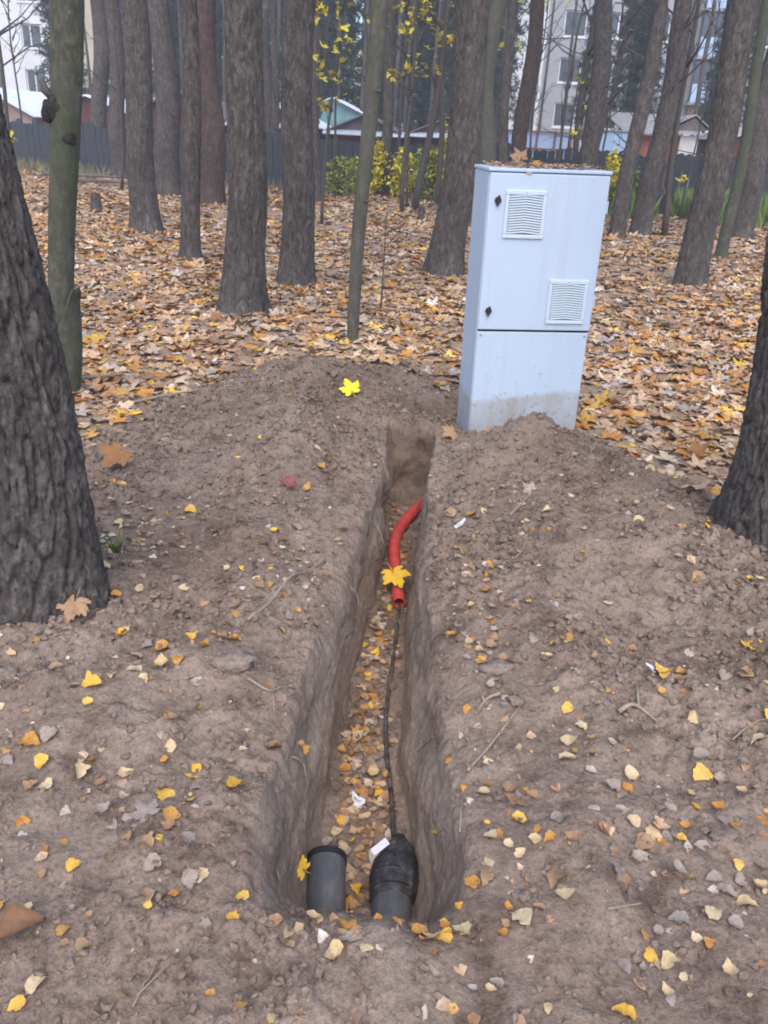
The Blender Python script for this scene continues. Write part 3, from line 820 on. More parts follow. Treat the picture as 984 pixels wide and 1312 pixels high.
P, PR, MP, MO = 'pine', 'pine_red', 'maple', 'mossy'
TREES = [  # name, x, y, top x, top z, r base, r top, height, seg, row step, bark, kind, flare, crown, dead branches, label
    ('pine_tree', -1.115, 2.28, -1.165, 1.70, .190, .140, 13, 230, .010, P, 'pine', .20, 'pine0', 0, "thick furrowed pine trunk at the left edge, closest tree to the camera"),
    ('pine_tree', -9.26, 27.1, -8.86, 4.59, .240, .222, 16, 22, .25, P, 'pine', .3, 'pine1', 2, "far dark pine trunk right of the burled mossy trunk, further left of two"),
    ('pine_tree', -7.63, 23.9, -7.48, 4.23, .213, .176, 16, 22, .25, P, 'pine', .3, 'pine2', 2, "far dark pine trunk right of the burled mossy trunk, further right of two"),
    ('pine_tree', -3.68, 12.58, -3.69, 2.93, .190, .165, 15, 64, .05, P, 'pine', .55, 'pine0', 0, "dark pine trunk with flared foot, first full trunk right of the mossy one"),
    ('pine_tree', -5.26, 19.87, -5.21, 3.81, .285, .236, 16, 40, .08, P, 'pine', .2, 'pine1', 0, "wide dark pine trunk standing far back, left of the reddish one"),
    ('pine_tree', -2.43, 9.98, -2.32, 2.65, .112, .090, 13, 64, .05, P, 'pine', .40, 'pine2', 0, "slim straight pine trunk in front of the reddish trunk"),
    ('pine_tree', -3.99, 18.34, -3.93, 3.67, .280, .210, 16, 40, .08, PR, 'pine', .2, 'pine0', 0, "reddish brown pine trunk right behind the slim straight pine"),
    ('pine_tree', -1.35, 7.25, -1.23, 2.34, .168, .139, 14, 110, .025, P, 'pine', .62, 'pine1', 0, "stout pine trunk with a wide root flare in the middle of the leaf carpet"),
    ('pine_tree', -1.07, 8.87, -1.00, 2.56, .165, .145, 14, 90, .03, P, 'pine', .42, 'pine2', 0, "straight grey pine trunk just right of the stout flared one"),
    ('pine_tree', -2.06, 20.75, -2.14, 4.06, .185, .152, 16, 26, .12, P, 'pine', .25, 'pine0', 1, "dark far pine showing only as a strip behind the straight grey pine"),
    ('pine_tree', -4.28, 28.0, -4.27, 4.98, .202, .163, 16, 20, .25, P, 'pine', .2, 'pine1', 2, "far pine in the gap between the two grey middle trunks, thicker of two"),
    ('pine_tree', -3.71, 26.0, -3.71, 4.76, .118, .098, 14, 16, .25, P, 'pine', .2, 'pine2', 3, "far thin pine in the gap between the two grey middle trunks"),
    ('maple_tree', -0.31, 6.23, -0.22, 2.30, .044, .058, 9, 44, .04, MP, 'smooth', .1, None, 0, "slender smooth olive maple stem rising behind the spoil left of the cabinet"),
    ('pine_tree', -0.47, 23.3, -0.43, 4.53, .148, .116, 15, 22, .2, P, 'pine', .2, 'pine0', 2, "dark pine trunk among the yellow shrubs by the fence"),
    ('pine_tree', 0.57, 10.10, 0.70, 2.80, .190, .172, 15, 90, .03, P, 'pine', .45, 'pine1', 0, "big pine trunk leaning right directly left of the cabinet"),
    ('maple_tree', 1.54, 17.05, 1.54, 3.74, .184, .152, 15, 40, .08, MP, 'smooth', .2, 'pine2', 1, "pale grey trunk rising behind the cabinet's left corner"),
    ('pine_tree', 2.33, 20.4, 2.13, 4.20, .128, .099, 15, 24, .15, P, 'pine', .2, 'pine0', 2, "dark thin pine just right of the pale grey trunk behind the cabinet"),
    ('pine_tree', 2.88, 22.3, 2.94, 4.62, .200, .165, 15, 28, .12, PR, 'pine', .2, 'pine1', 5, "reddish pine trunk above the cabinet's debris heap"),
    ('pine_tree', 4.41, 20.6, 4.14, 4.32, .221, .184, 16, 30, .1, P, 'pine', .2, 'pine2', 8, "thick dark pine above the right end of the cabinet"),
    ('pine_tree', 3.95, 15.69, 4.08, 3.68, .142, .114, 14, 36, .08, P, 'pine', .3, 'pine0', 9, "leaning dark pine just right of the cabinet, first of a close pair"),
    ('pine_tree', 4.56, 16.38, 4.68, 3.80, .190, .146, 15, 40, .08, P, 'pine', .3, 'pine1', 8, "leaning dark pine right of the cabinet, thicker second of a close pair"),
    ('pine_tree', 3.55, 10.20, 3.51, 2.94, .176, .140, 14, 84, .035, P, 'pine', .3, 'pine2', 0, "brown pine trunk standing alone in leaves between cabinet and right edge"),
    ('maple_tree', 4.90, 13.02, 4.85, 3.40, .085, .072, 9, 36, .08, MO, 'smooth', .25, None, 1, "slim green mossy trunk right behind the lone brown pine"),
    ('pine_tree', 6.08, 17.12, 6.10, 3.96, .139, .111, 14, 30, .1, P, 'pine', .2, 'pine0', 5, "dark pine half hidden behind the lone brown pine"),
    ('pine_tree', 6.54, 16.65, 6.49, 3.91, .205, .175, 15, 36, .1, P, 'pine', .25, 'pine1', 5, "dark pine beside the right edge behind the slim mossy trunk"),
    ('pine_tree', 1.60, 3.00, 1.51, 1.32, .216, .205, 13, 230, .010, P, 'pine', .35, 'pine2', 0, "thick furrowed pine foot cut by the right edge of the view"),
]
AX = {}
for i, (nm, x, y, tx, tz, ra, rb, H, seg, dz, bk, kd, fl, crn, nb, lab) in enumerate(TREES):
    AX[i] = tree(nm, lab, x, y, tx, tz, ra, rb, H, seg, dz, M[bk], kd, 1.3 + i * 0.77, fl, crn, None, nb)

# the burled mossy trunk on the left
root, axis = tree('maple_tree', "mossy green trunk with a dark burl and torn bark, behind the nearest pine", -1.905, 4.62, -1.70, 1.97, .062, .080, 10, 90, .02, M[MO], 'smooth', 4.4, 0.05, None)
tv, tf = ico(4, 3, 0.22)
b_ = obj("burl", mesh_np("burl", tv * np.array([.062, .055, .105]), tf), M['burl'], root); b_.location = (axis(1.52) - .045, -.040, 1.50)
tv, tf = ico(3, 5, 0.22)
b_ = obj("burl", mesh_np("burl", tv * np.array([.036, .036, .055]), tf), M['burl'], root); b_.location = (axis(1.38) + .040, -.050, 1.37)
mb = MB(); mb.tube([(axis(1.56) - .05, -.03, 1.55), (axis(1.6) - .095, -.04, 1.585), (axis(1.6) - .10, -.045, 1.64)], [.025, .022, .008], 8)
mb.build("branch_stub", M['dark_twig'], root, True)
# torn flap of bark standing off the right side near the foot
n = 26; V = []; F = []
zz = np.linspace(-.05, .60, n)
for z in zz:
    u = (z + .05) / .65
    half = 75 * (1 - .80 * max(0, u - .55) / .45) if u > .55 else 75
    for k in range(9):
        a = rad(-30 + (k / 8 - .5) * 2 * half + 22 * max(0, u - .5))
        rr = .079 + .030 * math.sin(math.pi * min(1, u * 1.1)) * (k / 8) + .030 * u ** 4
        V.append((axis(max(z, 0)) + rr * math.cos(a), rr * math.sin(a), z + .02 * math.sin(k * 2.1) * u))
for i in range(n - 1):
    for k in range(8): F.append((i * 9 + k, i * 9 + k + 1, (i + 1) * 9 + k + 1, (i + 1) * 9 + k))
s_ = obj("torn_bark", mesh_py("torn_bark", V, F, True), M['mossy'], root)
md = s_.modifiers.new("thick", 'SOLIDIFY'); md.thickness = 0.012

# knots on the slender maple
root, axis = AX[12]
for z, s in ((1.72, .02), (1.02, .016), (.42, .013), (.12, .012)):
    tv, tf = ico(3, int(z * 10), 0.4)
    o = obj("knot", mesh_np("knot", tv * s * np.array([1.6, 1.6, .9]), tf), M['maple'], root); o.location = (axis(z) + .028, -.026, z)

# bare stubs and thin saplings in the middle distance, some with the last yellow maple leaves
def sapling(x, y, tx, tz, r, H, seed, label, sprigs, nbr=4, leaf='yellow_leaves', group=None):
    root = empty('maple_sapling', (x, y, float(ground_macro(x, y))))
    rng = np.random.default_rng(seed)
    k = (tx - x) / tz
    pts = [Vector((k * z + 0.05 * math.sin(z * 1.3 + seed), 0.03 * math.cos(z + seed), z)) for z in np.linspace(-.05, H, 14)]
    mb = MB(); mb.tube(pts, [r * (1 - 0.75 * i / 13) for i in range(14)], 8); mb.build("trunk", M['dark_twig'], root, True)
    for b in range(nbr):
        z = rng.uniform(.3, .9) * H
        dead_branch(rng, root, z, k * z, r * .45, rng.uniform(.5, 1.3), M['dark_twig'], up=rng.uniform(.3, 1.2))
    lv = [maple_leaf(s, False, 1.2) for s in range(4)]
    sprigs = [(a, b, max(2, int(n_ * .8)), c * 1.15) for a, b, n_, c in sprigs]
    for (px, pz, n, sp) in sprigs:
        p = np.stack([rng.normal(px - x, sp, n), rng.normal(0, sp, n), rng.normal(pz, sp * .55, n)], 1)
        V, F, _ = scatter(lv, p, rng.uniform(.12, .20, n), rotations(n, rng, .7))
        tag(obj("leaf_sprig", mesh_np("leaf_sprig", V, F, False), M[leaf], root), kind="stuff")
        mb = MB(); c = Vector((px - x, 0, pz)); b0 = Vector((k * (pz - .5), 0, pz - .5))
        mb.tube([b0, b0.lerp(c, .5) + Vector((0, 0, .08)), c], [r * .35, r * .22, .004], 5); mb.build("branch", M['dark_twig'], root, True)
    tag(root, label, 'sapling', group)

sapling(-1.35, 15.0, -1.05, 3.3, .03, 5.0, 3, "thin sapling with yellow sprigs between straight grey pine and olive maple stem",
        [(-1.35, 3.2, 22, .22), (-1.1, 2.75, 16, .16), (-1.25, 2.25, 18, .18), (-1.5, 2.55, 10, .12), (-1.35, 1.9, 10, .12)])
sapling(0.08, 18.5, 0.08, 3.87, .05, 6.5, 4, "very thin dark sapling right of the dark pine among yellow shrubs",
        [(0.0, 3.3, 14, .18), (-.15, 2.55, 12, .14), (.35, 2.7, 10, .14)])
sapling(0.36, 19.1, 0.79, 3.98, .085, 7.0, 5, "crooked dark sapling leaning right left of the big leaning pine",
        [(0.55, 3.7, 26, .25), (.35, 2.9, 16, .18), (.75, 3.2, 20, .22), (.1, 3.9, 20, .22)])
sapling(0.90, 21.3, 0.76, 4.27, .08, 7.0, 6, "dark sapling close against the left side of the big leaning pine", [(1.0, 3.4, 12, .2)])
sapling(-0.2, 23.0, 0.0, 4.2, .05, 6.0, 7, "forked bare sapling behind the very thin dark one", [(-.6, 3.9, 14, .2), (.1, 4.2, 14, .2)])
sapling(4.43, 23.0, 4.39, 4.75, .09, 7.0, 8, "thin bare sapling above the cabinet's right half", [(4.3, 2.9, 8, .12), (4.6, 2.4, 6, .1)], 7)
sapling(5.06, 16.6, 4.92, 3.84, .065, 6.5, 9, "thin dark sapling right of the leaning pair of pines", [(5.2, 1.0, 5, .08)], 6)
sapling(3.55, 16.9, 3.85, 3.6, .045, 6.0, 10, "bent dark sapling crossing left of the leaning pair of pines", [(3.2, 1.7, 4, .07)], 7)
sapling(-7.2, 16.0, -7.0, 3.2, .045, 6.0, 12, "thin bare sapling immediately right of the burled mossy trunk", [(-6.0, 2.7, 5, .06)], 4)
sapling(-8.6, 19.0, -8.7, 3.6, .05, 6.0, 13, "thin bare sapling between the nearest pine and the burled mossy trunk", [(-8.3, 1.0, 5, .08)], 4)
sapling(2.6, 23.0, 2.5, 4.6, .05, 7.0, 14, "sapling with yellow leaves between pale grey trunk and reddish pine", [(2.45, 4.5, 22, .28), (2.4, 3.6, 16, .22), (3.2, 4.6, 20, .3)], 4)
sapling(-0.16, 7.6, -0.1, .75, .010, .95, 15, "short leafless seedling beside the olive maple stem's foot", [], 3)

rs = np.random.default_rng(123)
WHERE = ["between the fence and the far left pines", "in the gap left of the reddish trunk", "behind the stout flared pine", "in the gap beside the straight grey pine", "left of the olive maple stem",
         "right of the olive maple stem", "between dark pine and crooked sapling", "behind the big leaning pine", "above the cabinet's lid litter", "above the cabinet's middle", "right behind the thick dark pine", "between the leaning pair of pines", "left of the lone brown pine", "beside the right edge"]
for i, px in enumerate([-10.6, -6.4, -3.0, -2.7, -1.6, -0.75, 0.2, 1.15, 3.3, 3.9, 4.75, 5.5, 6.6, 8.6]):
    py = 21.5 + rs.uniform(-2.5, 1.2) - .2 * px * .3
    sapling(px, py, px + rs.uniform(-.35, .35), 4.3, rs.uniform(.022, .04), rs.uniform(5.5, 7), 200 + i, "leafless hair thin sapling " + WHERE[i], [], 7)
for i, (px, py, nm) in enumerate([(-14.2, 28.6, "between nearest pine and burled mossy trunk"), (-12.4, 28.9, "just left of the burled mossy trunk's top"), (-10.6, 28.3, "just right of the burled mossy trunk's top"), (-6.2, 27.6, "behind the reddish trunk"),
                                  (-2.6, 26.6, "left of the white wavy awning"), (5.6, 25.2, "before the pink sheet gate"), (7.2, 25.0, "before the rusty garage"), (8.6, 24.4, "before the white pier"), (10.0, 24.0, "before the flats at the far right"), (3.6, 25.4, "before the pale blue sheet fence")]):
    sapling(px, py, px + rs.uniform(-.3, .3), 4.8, rs.uniform(.03, .05), rs.uniform(6.0, 7.5), 300 + i, "twiggy leafless tree behind the board fence " + nm, [], 20)
# the wood beyond the garages: pines with needles down to mid height
rng = np.random.default_rng(77)
FAR = [(-17.5, 47), (-14.0, 55), (-11.5, 45), (-8.6, 52), (-6.2, 44), (-4.6, 50), (-3.0, 43), (-1.6, 53), (-0.4, 45), (0.9, 50), (2.3, 43), (3.4, 51), (4.6, 46), (-13.0, 62), (-5.5, 63), (1.5, 64), (-2.3, 58), (5.2, 60), (-9.9, 48), (-7.4, 58), (-0.9, 48), (0.3, 57), (1.8, 47), (-3.9, 56), (-15.8, 51), (-19.5, 53)]
for i, (x, y) in enumerate(FAR):
    root = empty('far_pine', (x, y, float(ground_macro(x, y))))
    me, ax = trunk_mesh(rng.uniform(-.3, .3), 8, .2, .13, 13.5, 10, 8, 1.2, i * 1.1, 'pine', .2)
    obj("trunk", me, M['pine'], root)
    c = obj("crown", CROWN['far%d' % (i % 3)], None, root); c.location = (0, 0, 2.7 + rng.uniform(-.6, 1.0)); c.rotation_euler = (0, 0, i * 1.9)
    tag(root, "hazy pine of the wood standing beyond the garage roofs", "tree", "pines of the wood beyond the garages")
# slim trunks between the fence and that wood
slim = []
for k in range(4):
    me, ax = trunk_mesh([-.4, .3, .1, -.2][k], 8, .11, .075, 13, 9, 8, 1.2, k * 2.3, 'pine', .1); me.materials.append(M['pine']); slim.append(me)
for i in range(34):
    x = -15.5 + 32.5 * (i + rng.uniform(.1, .9)) / 34; y = rng.uniform(37, 43)
    o = obj("slim_trunk", slim[i % 4]); o.location = (x, y, float(ground_macro(x, y))); k = rng.uniform(.6, 1.15); o.scale = (k, k, 1); o.rotation_euler = (0, 0, rng.uniform(0, 6))
    tag(o, "slim bare trunk standing far off beyond the garages", "tree", "slim trunks beyond the garages")
# two bushy pines in front of the flats on the right
for i, (x, y, s, lab) in enumerate([(9.5, 40, .62, "bushy young pine before the flats, above the cabinet"), (15.0, 44, .75, "bushy pine before the flats, near the right edge"), (13.0, 37, .5, "small bushy pine before the flats, above the rusty garage"),
                                   (6.6, 33, .42, "dark bushy pine top between reddish pine and thick dark pine"), (8.9, 35, .5, "dark bushy pine crown above the pink sheet gate"), (11.2, 32.5, .45, "dark bushy pine crown left of the lone brown pine's top")]):
    root = empty('young_pine', (x, y, float(ground_macro(x, y))))
    me, ax = trunk_mesh(.1, 6, .12, .08, 9, 10, 6, 1.0, i * 1.7, 'pine', .2); obj("trunk", me, M['pine'], root)
    c = obj("crown", CROWN['far%d' % (i % 3)], None, root); c.location = (0, 0, 3.2); c.scale = (s * 1.3, s * 1.3, s)
    tag(root, lab, "tree")

# ------------------------------------------------------------------ shrubs and weeds at the fence
def shrub(x, y, w, h, n, leafmat, seed, label, lsize=.09):
    root = empty('shrub', (x, y, float(ground_macro(x, y))))
    rng = np.random.default_rng(seed)
    for k in range(6):
        a = rng.uniform(0, 6.28); e = Vector((math.cos(a) * w * .4, math.sin(a) * w * .3, h * rng.uniform(.7, 1)))
        mb = MB(); mb.tube([(0, 0, -.03), e * .5 + Vector((0, 0, h * .08)), e], [.012, .008, .004], 5); mb.build("stem", M['dark_twig'], root, True)
    t = rng.uniform(.08, 1, n)
    a = rng.uniform(0, 6.28, n); q = np.sqrt(rng.uniform(0, 1, n)) * w * .55 * (0.55 + .5 * np.sin(t * 3.0)) * (0.75 + .5 * perlin(np.cos(a) * 2 + seed, np.sin(a) * 2, t * 4))
    p = np.stack([q * np.cos(a), q * np.sin(a) * .8, t * h * (0.85 + 0.25 * perlin(np.cos(a) * 1.5, np.sin(a) * 1.5, seed + t))], 1)
    V, F, _ = scatter([birch_leaf(s, 3) for s in range(4)], p, rng.uniform(.7, 1.5, n) * lsize, rotations(n, rng, .8))
    obj("foliage", mesh_np("foliage", V, F, False), M[leafmat], root)
    tag(root, label, "shrub")
shrub(-1.55, 22.6, 1.0, 1.05, 700, 'bush_green', 1, "green shrub at the fence left of the olive maple stem")
shrub(-0.80, 22.8, .9, 1.55, 800, 'bush_yellow', 2, "bright yellow shrub between the olive maple stem and dark pine")
shrub(0.05, 22.6, .9, 1.25, 700, 'bush_yellow', 3, "yellow green shrub behind the thin dark saplings")
shrub(0.70, 22.3, 1.0, 1.4, 800, 'bush_green', 4, "yellowish green shrub behind the crooked sapling")
shrub(1.22, 21.9, 1.0, 1.85, 950, 'bush_yellow', 5, "tall bright yellow shrub close left of the big leaning pine")
shrub(4.9, 20.8, .8, 1.5, 500, 'bush_yellow', 6, "yellow shrub just right of the cabinet's top corner")
shrub(5.6, 21.4, .6, 1.2, 300, 'weed', 7, "green shrub behind the leaning pair of pines")
shrub(8.4, 19.4, .8, .9, 160, 'weed_dry', 8, "thin dry shrub by the fence at the right edge", .06)
def weeds():
    rng = np.random.default_rng(9)
    for nm, mat, n, x0, x1, hmax, lab in (("tall_weeds", 'weed', 9000, 3.4, 10.5, .75, "tall green weeds along the foot of the board fence at right"),
                                          ("dry_grass", 'weed_dry', 2600, -12, 10.5, .42, "dry straw coloured grass along the foot of the board fence")):
        x = rng.uniform(x0, x1, n); y = (24 - .27 * x) - .15 - np.abs(rng.normal(0, 1.1, n))
        k = perlin(x * .9, y * .9, 3.3) > -.18
        x, y = x[k], y[k]; n2 = len(x)
        h = rng.uniform(.35, 1, n2) * hmax; a = rng.uniform(0, 6.28, n2); w = rng.uniform(.008, .022, n2); l = rng.uniform(0, .45, n2) * h
        z = ground_macro(x, y)
        b1 = np.stack([x - w * np.sin(a), y + w * np.cos(a), z], 1); b2 = np.stack([x + w * np.sin(a), y - w * np.cos(a), z], 1)
        m1 = np.stack([x + .4 * l * np.cos(a), y + .4 * l * np.sin(a), z + h * .6], 1); t = np.stack([x + l * np.cos(a), y + l * np.sin(a), z + h], 1)
        V = np.stack([b1, b2, m1, t], 1).reshape(-1, 3); o = (np.arange(n2) * 4)[:, None]
        F = np.vstack([o + np.array([[0, 1, 2]]), o + np.array([[0, 2, 3]]), o + np.array([[1, 3, 2]])])
        tag(obj(nm, mesh_np(nm, V, F, False), M[mat]), lab, "weeds", kind="stuff")
weeds()

# ================================================================== BOARD FENCE, GARAGES, FLATS
def fence():
    rng = np.random.default_rng(31)
    root = empty('board_fence', (0, 24, 0), math.atan(-0.27))
    tag(root, "weathered grey board fence closing off the wood in front of the garages", "fence")
    L0, L1 = -17.5, 13.5
    boards = []
    for k in range(4):
        mb = MB(); h = 1.36 + .05 * k
        mb.prism([(-.092, 0), (.092, 0), (.092, h - .02 * (k % 2)), (0.02 * (k - 1), h + .02), (-.092, h - .015 * k)], -.012, .012)
        me = mesh_py("board", mb.V, mb.F); me.materials.append(M['board']); boards.append(me)
    x = L0; i = 0
    while x < L1:
        o = obj("board", boards[int(rng.integers(0, 4))], None, root)
        wx = x * math.cos(math.atan(.27)); wy = 24 - .27 * wx
        o.location = (x, rng.uniform(-.008, .008), float(ground_macro(wx, wy)) - .06 + rng.uniform(-.04, .02)); o.rotation_euler = (0, rng.uniform(-.012, .012), 0)
        x += .195; i += 1
    for z in (.35, 1.05):
        MB().box(L0, L1, .03, .075, z, z + .08).build("rail", M['rail'], root)
    x = L0
    while x < L1:
        MB().box(x - .05, x + .05, .08, .18, -.3, 1.3).build("post", M['rail'], root); x += 2.5
fence()

def corrugated(x0, x1, p0, p1, amp=.02, step=.075):
    """sheet with waves across x, running from (y,z) p0 to p1; a solid with 8 mm thickness"""
    n = max(4, int((x1 - x0) / step) * 2); V = []; F = []
    for k in range(n + 1):
        x = x0 + (x1 - x0) * k / n; d = amp * (1 if k % 2 else -1)
        for (y, z) in (p0, p1):
            V.append((x, y, z + d)); V.append((x, y, z + d - .012))
    for k in range(n):
        a, b = 4 * k, 4 * (k + 1)
        F += [(a, a + 2, b + 2, b), (a + 1, b + 1, b + 3, a + 3), (a, b, b + 1, a + 1), (a + 2, a + 3, b + 3, b + 2)]
    return V, F

def gable_garage(x, y, w, eave, ridge, depth, wall, gate, roof, label, awning=None, base=-.8, rz=-0.05, gable=None):
    """gable end towards the camera: walls, two roof slopes, pediment, gate leaves, awning strip"""
    root = empty('garage', (x, y, base), rz)
    e, r = eave - base, ridge - base
    MB().box(-w / 2, w / 2, 0, depth, 0, e).build("wall", M[wall], root)
    MB().prism([(-w / 2, e), (w / 2, e), (0, r - .03)], .02, .10).build("gable", M[gable or wall], root)
    for s in (-1, 1):
        V = []; F = []
        n = int(depth / .12) * 2
        for k in range(n + 1):
            yy = -.18 + (depth + .3) * k / n; d = .018 * (1 if k % 2 else -1)
            for (xx, zz) in ((0, r), (s * (w / 2 + .16), e - .16 * (r - e) / (w / 2))):
                V.append((xx, yy, zz + d + .02)); V.append((xx, yy, zz + d))
        for k in range(n):
            a, b = 4 * k, 4 * (k + 1)
            F += [(a, a + 2, b + 2, b), (a + 1, b + 1, b + 3, a + 3), (a, b, b + 1, a + 1), (a + 2, a + 3, b + 3, b + 2)]
        F += [(0, 1, 3, 2), (4 * n, 4 * n + 2, 4 * n + 3, 4 * n + 1)]
        MB().add(V, F).build("roof_slope", M[roof], root)
    for s in (-1, 1):
        g = MB().box(min(s * .02, s * w * .42), max(s * .02, s * w * .42), -.05, -.004, .05, e - .28).build("gate_leaf", M[gate], root, bevel=.01)
        MB().box(s * .06 - .015, s * .06 + .015, -.09, -.05, 1.0, 1.2).build("handle", M['steel'], g)
    if awning:
        V, F = corrugated(-w / 2 - .12, w / 2 + .12, (-.42, e - .10), (-.003, e + .04)); MB().add(V, F).build("awning", M[awning], root)
    tag(root, label, "garage")

gable_garage(-14.6, 31.5, 3.3, 1.55, 2.35, 5, 'pinkwall', 'redwall', 'paleroof', "pinkish garage gable between the nearest pine and the burled mossy trunk", gable='pinkwall')
gable_garage(-11.2, 32.0, 3.0, 1.75, 2.25, 5, 'redwall', 'redwall', 'paleroof', "dark red garage with pale roof right of the burled mossy trunk")
gable_garage(-7.9, 31.5, 3.1, 1.75, 2.55, 5, 'redwall', 'redwall', 'brownroof', "dark brown garage gable behind the two far dark trunks at left")
gable_garage(-4.6, 31.5, 3.0, 1.65, 2.3, 5, 'redwall', 'redwall', 'paleroof', "red garage with pale roof behind the middle grey trunks", 'paleroof')
gable_garage(-1.35, 30.5, 2.5, 1.55, 2.08, 5, 'redwall', 'redwall', 'brownroof', "dark red garage with white wavy awning behind the olive maple stem", 'paleroof', gable='brownroof')
gable_garage(1.45, 30.8, 2.5, 1.60, 2.12, 5, 'redwall', 'redwall', 'brownroof', "dark red garage with white wavy awning left of the big leaning pine", 'paleroof', gable='brownroof')
gable_garage(12.3, 29.5, 3.2, 1.95, 2.5, 5, 'redwall', 'redwall', 'slate', "dark red garage near the right edge beside the white pier")
gable_garage(-2.9, 36.5, 2.6, 2.2, 2.75, 4, 'teal', 'teal', 'paleroof', "teal shed with pale roof glimpsed left of the olive maple stem")

def sheet_fence():
    root = empty('sheet_fence', (3.0, 28.0, -.8))
    xs = [(0, .55, 'bluesheet'), (.58, 1.10, 'bluesheet'), (1.13, 1.65, 'bluesheet'), (1.68, 2.15, 'bluesheet')]
    for a, b, mt in xs: MB().box(a, b, 0, .03, 0, 2.62).build("panel", M[mt], root)
    for x in (-.03, .55, 1.10, 1.65, 2.15): MB().box(x, x + .06, -.045, -.003, 0, 2.66).build("frame_post", M['brownframe'], root)
    for z in (1.75, 2.1, 2.58): MB().box(-.03, 2.2, -.085, -.048, z, z + .05).build("frame_rail", M['brownframe'], root)
    tag(root, "pale blue sheet fence in brown framing above the cabinet", "fence")
    r2 = empty('sheet_gate', (5.25, 28.0, -.8))
    MB().box(0, .78, 0, .04, 0, 2.5).build("panel", M['pinksheet'], r2, bevel=.01); MB().box(-.03, .81, -.05, -.005, 2.48, 2.58).build("top_rail", M['brownframe'], r2)
    tag(r2, "pink sheet gate between the pale blue fence and blue box", "gate")
    r3 = empty('blue_container', (6.08, 28.0, -.8))
    MB().box(0, .95, 0, 2.2, 0, 2.72).build("body", M['bluesheet'], r3, bevel=.02)
    MB().box(.45, .48, -.02, -.001, .1, 2.6).build("seam_strip", M['paleroof'], r3)
    MB().box(-.05, 1.0, -.06, 2.25, 2.724, 2.77).build("roof", M['slate'], r3)
    tag(r3, "pale blue metal box right of the thick dark pine", "container")
    # rusty garage with a white pier and a cross-gabled slate roof
    r4 = empty('garage', (7.35, 30.0, -.8))
    MB().box(0, 1.75, 0, 5, 0, 2.70).build("wall", M['rust'], r4)
    for a, b in ((.08, .84), (.90, 1.68)): MB().box(a, b, -.05, -.004, .05, 2.5).build("gate_leaf", M['rust'], r4, bevel=.01)
    MB().box(1.76, 2.35, -.12, 5, 0, 2.74).build("pier", M['whitecol'], r4)
    V, F = corrugated(-.15, 2.5, (-.3, 2.78), (3.2, 3.45), .02, .12)
    MB().add(V, F).build("roof_slope", M['slate'], r4)
    MB().prism([(1.35, 2.80), (2.75, 2.92), (2.25, 3.30)], .3, 1.8).build("gable", M['brownroof'], r4)
    V = [(1.2, .22, 2.84), (2.25, .22, 3.36), (2.85, .22, 2.95), (1.2, 2.4, 2.84), (2.25, 2.4, 3.36), (2.85, 2.4, 2.95)]
    mb = MB(); mb.add(V + [(a, b, c + .03) for a, b, c in V], [(0, 1, 4, 3), (1, 2, 5, 4), (6, 9, 10, 7), (7, 10, 11, 8), (0, 6, 7, 1), (1, 7, 8, 2), (3, 4, 10, 9), (4, 5, 11, 10), (0, 3, 9, 6), (2, 8, 11, 5)])
    mb.build("dormer_roof", M['slate'], r4)
    tag(r4, "rusty red garage with white pier behind the leaning pair of pines", "garage")
sheet_fence()

def facade(root, x0, x1, z0, z1, y, holes, mat, thick=.4):
    """front wall with real openings (cells between cut lines), solid by its reveals"""
    xs = sorted({x0, x1, *[h[0] for h in holes], *[h[1] for h in holes]}); zs = sorted({z0, z1, *[h[2] for h in holes], *[h[3] for h in holes]})
    mb = MB()
    for i in range(len(xs) - 1):
        for j in range(len(zs) - 1):
            cx, cz = (xs[i] + xs[i + 1]) / 2, (zs[j] + zs[j + 1]) / 2
            if any(h[0] < cx < h[1] and h[2] < cz < h[3] for h in holes): continue
            mb.add([(xs[i], y, zs[j]), (xs[i + 1], y, zs[j]), (xs[i + 1], y, zs[j + 1]), (xs[i], y, zs[j + 1])], [(0, 1, 2, 3)])
    for a, b, c, d in holes:
        mb.add([(a, y, c), (b, y, c), (b, y, d), (a, y, d), (a, y + thick, c), (b, y + thick, c), (b, y + thick, d), (a, y + thick, d)],
               [(0, 4, 5, 1), (1, 5, 6, 2), (2, 6, 7, 3), (3, 7, 4, 0)])
    mb.build("front_wall", M[mat], root)

def window(root, a, b, c, d, y):
    mb = MB()
    t = .09
    mb.box(a, b, y, y + .08, c, c + t); mb.box(a, b, y, y + .08, d - t, d); mb.box(a, a + t, y, y + .08, c + t, d - t); mb.box(b - t, b, y, y + .08, c + t, d - t)
    m_ = a + (b - a) * .45; mb.box(m_ - .04, m_ + .04, y, y + .08, c + t, d - t)
    f = mb.build("window", M['frame'], root)
    MB().box(a + t, m_ - .04, y + .03, y + .05, c + t, d - t).build("pane", M['glass'], f)
    MB().box(m_ + .04, b - t, y + .03, y + .05, c + t, d - t).build("pane", M['glass'], f)
    MB().box(a - .06, b + .06, y - .25, y - .005, c - .08, c).build("sill", M['frame'], f)

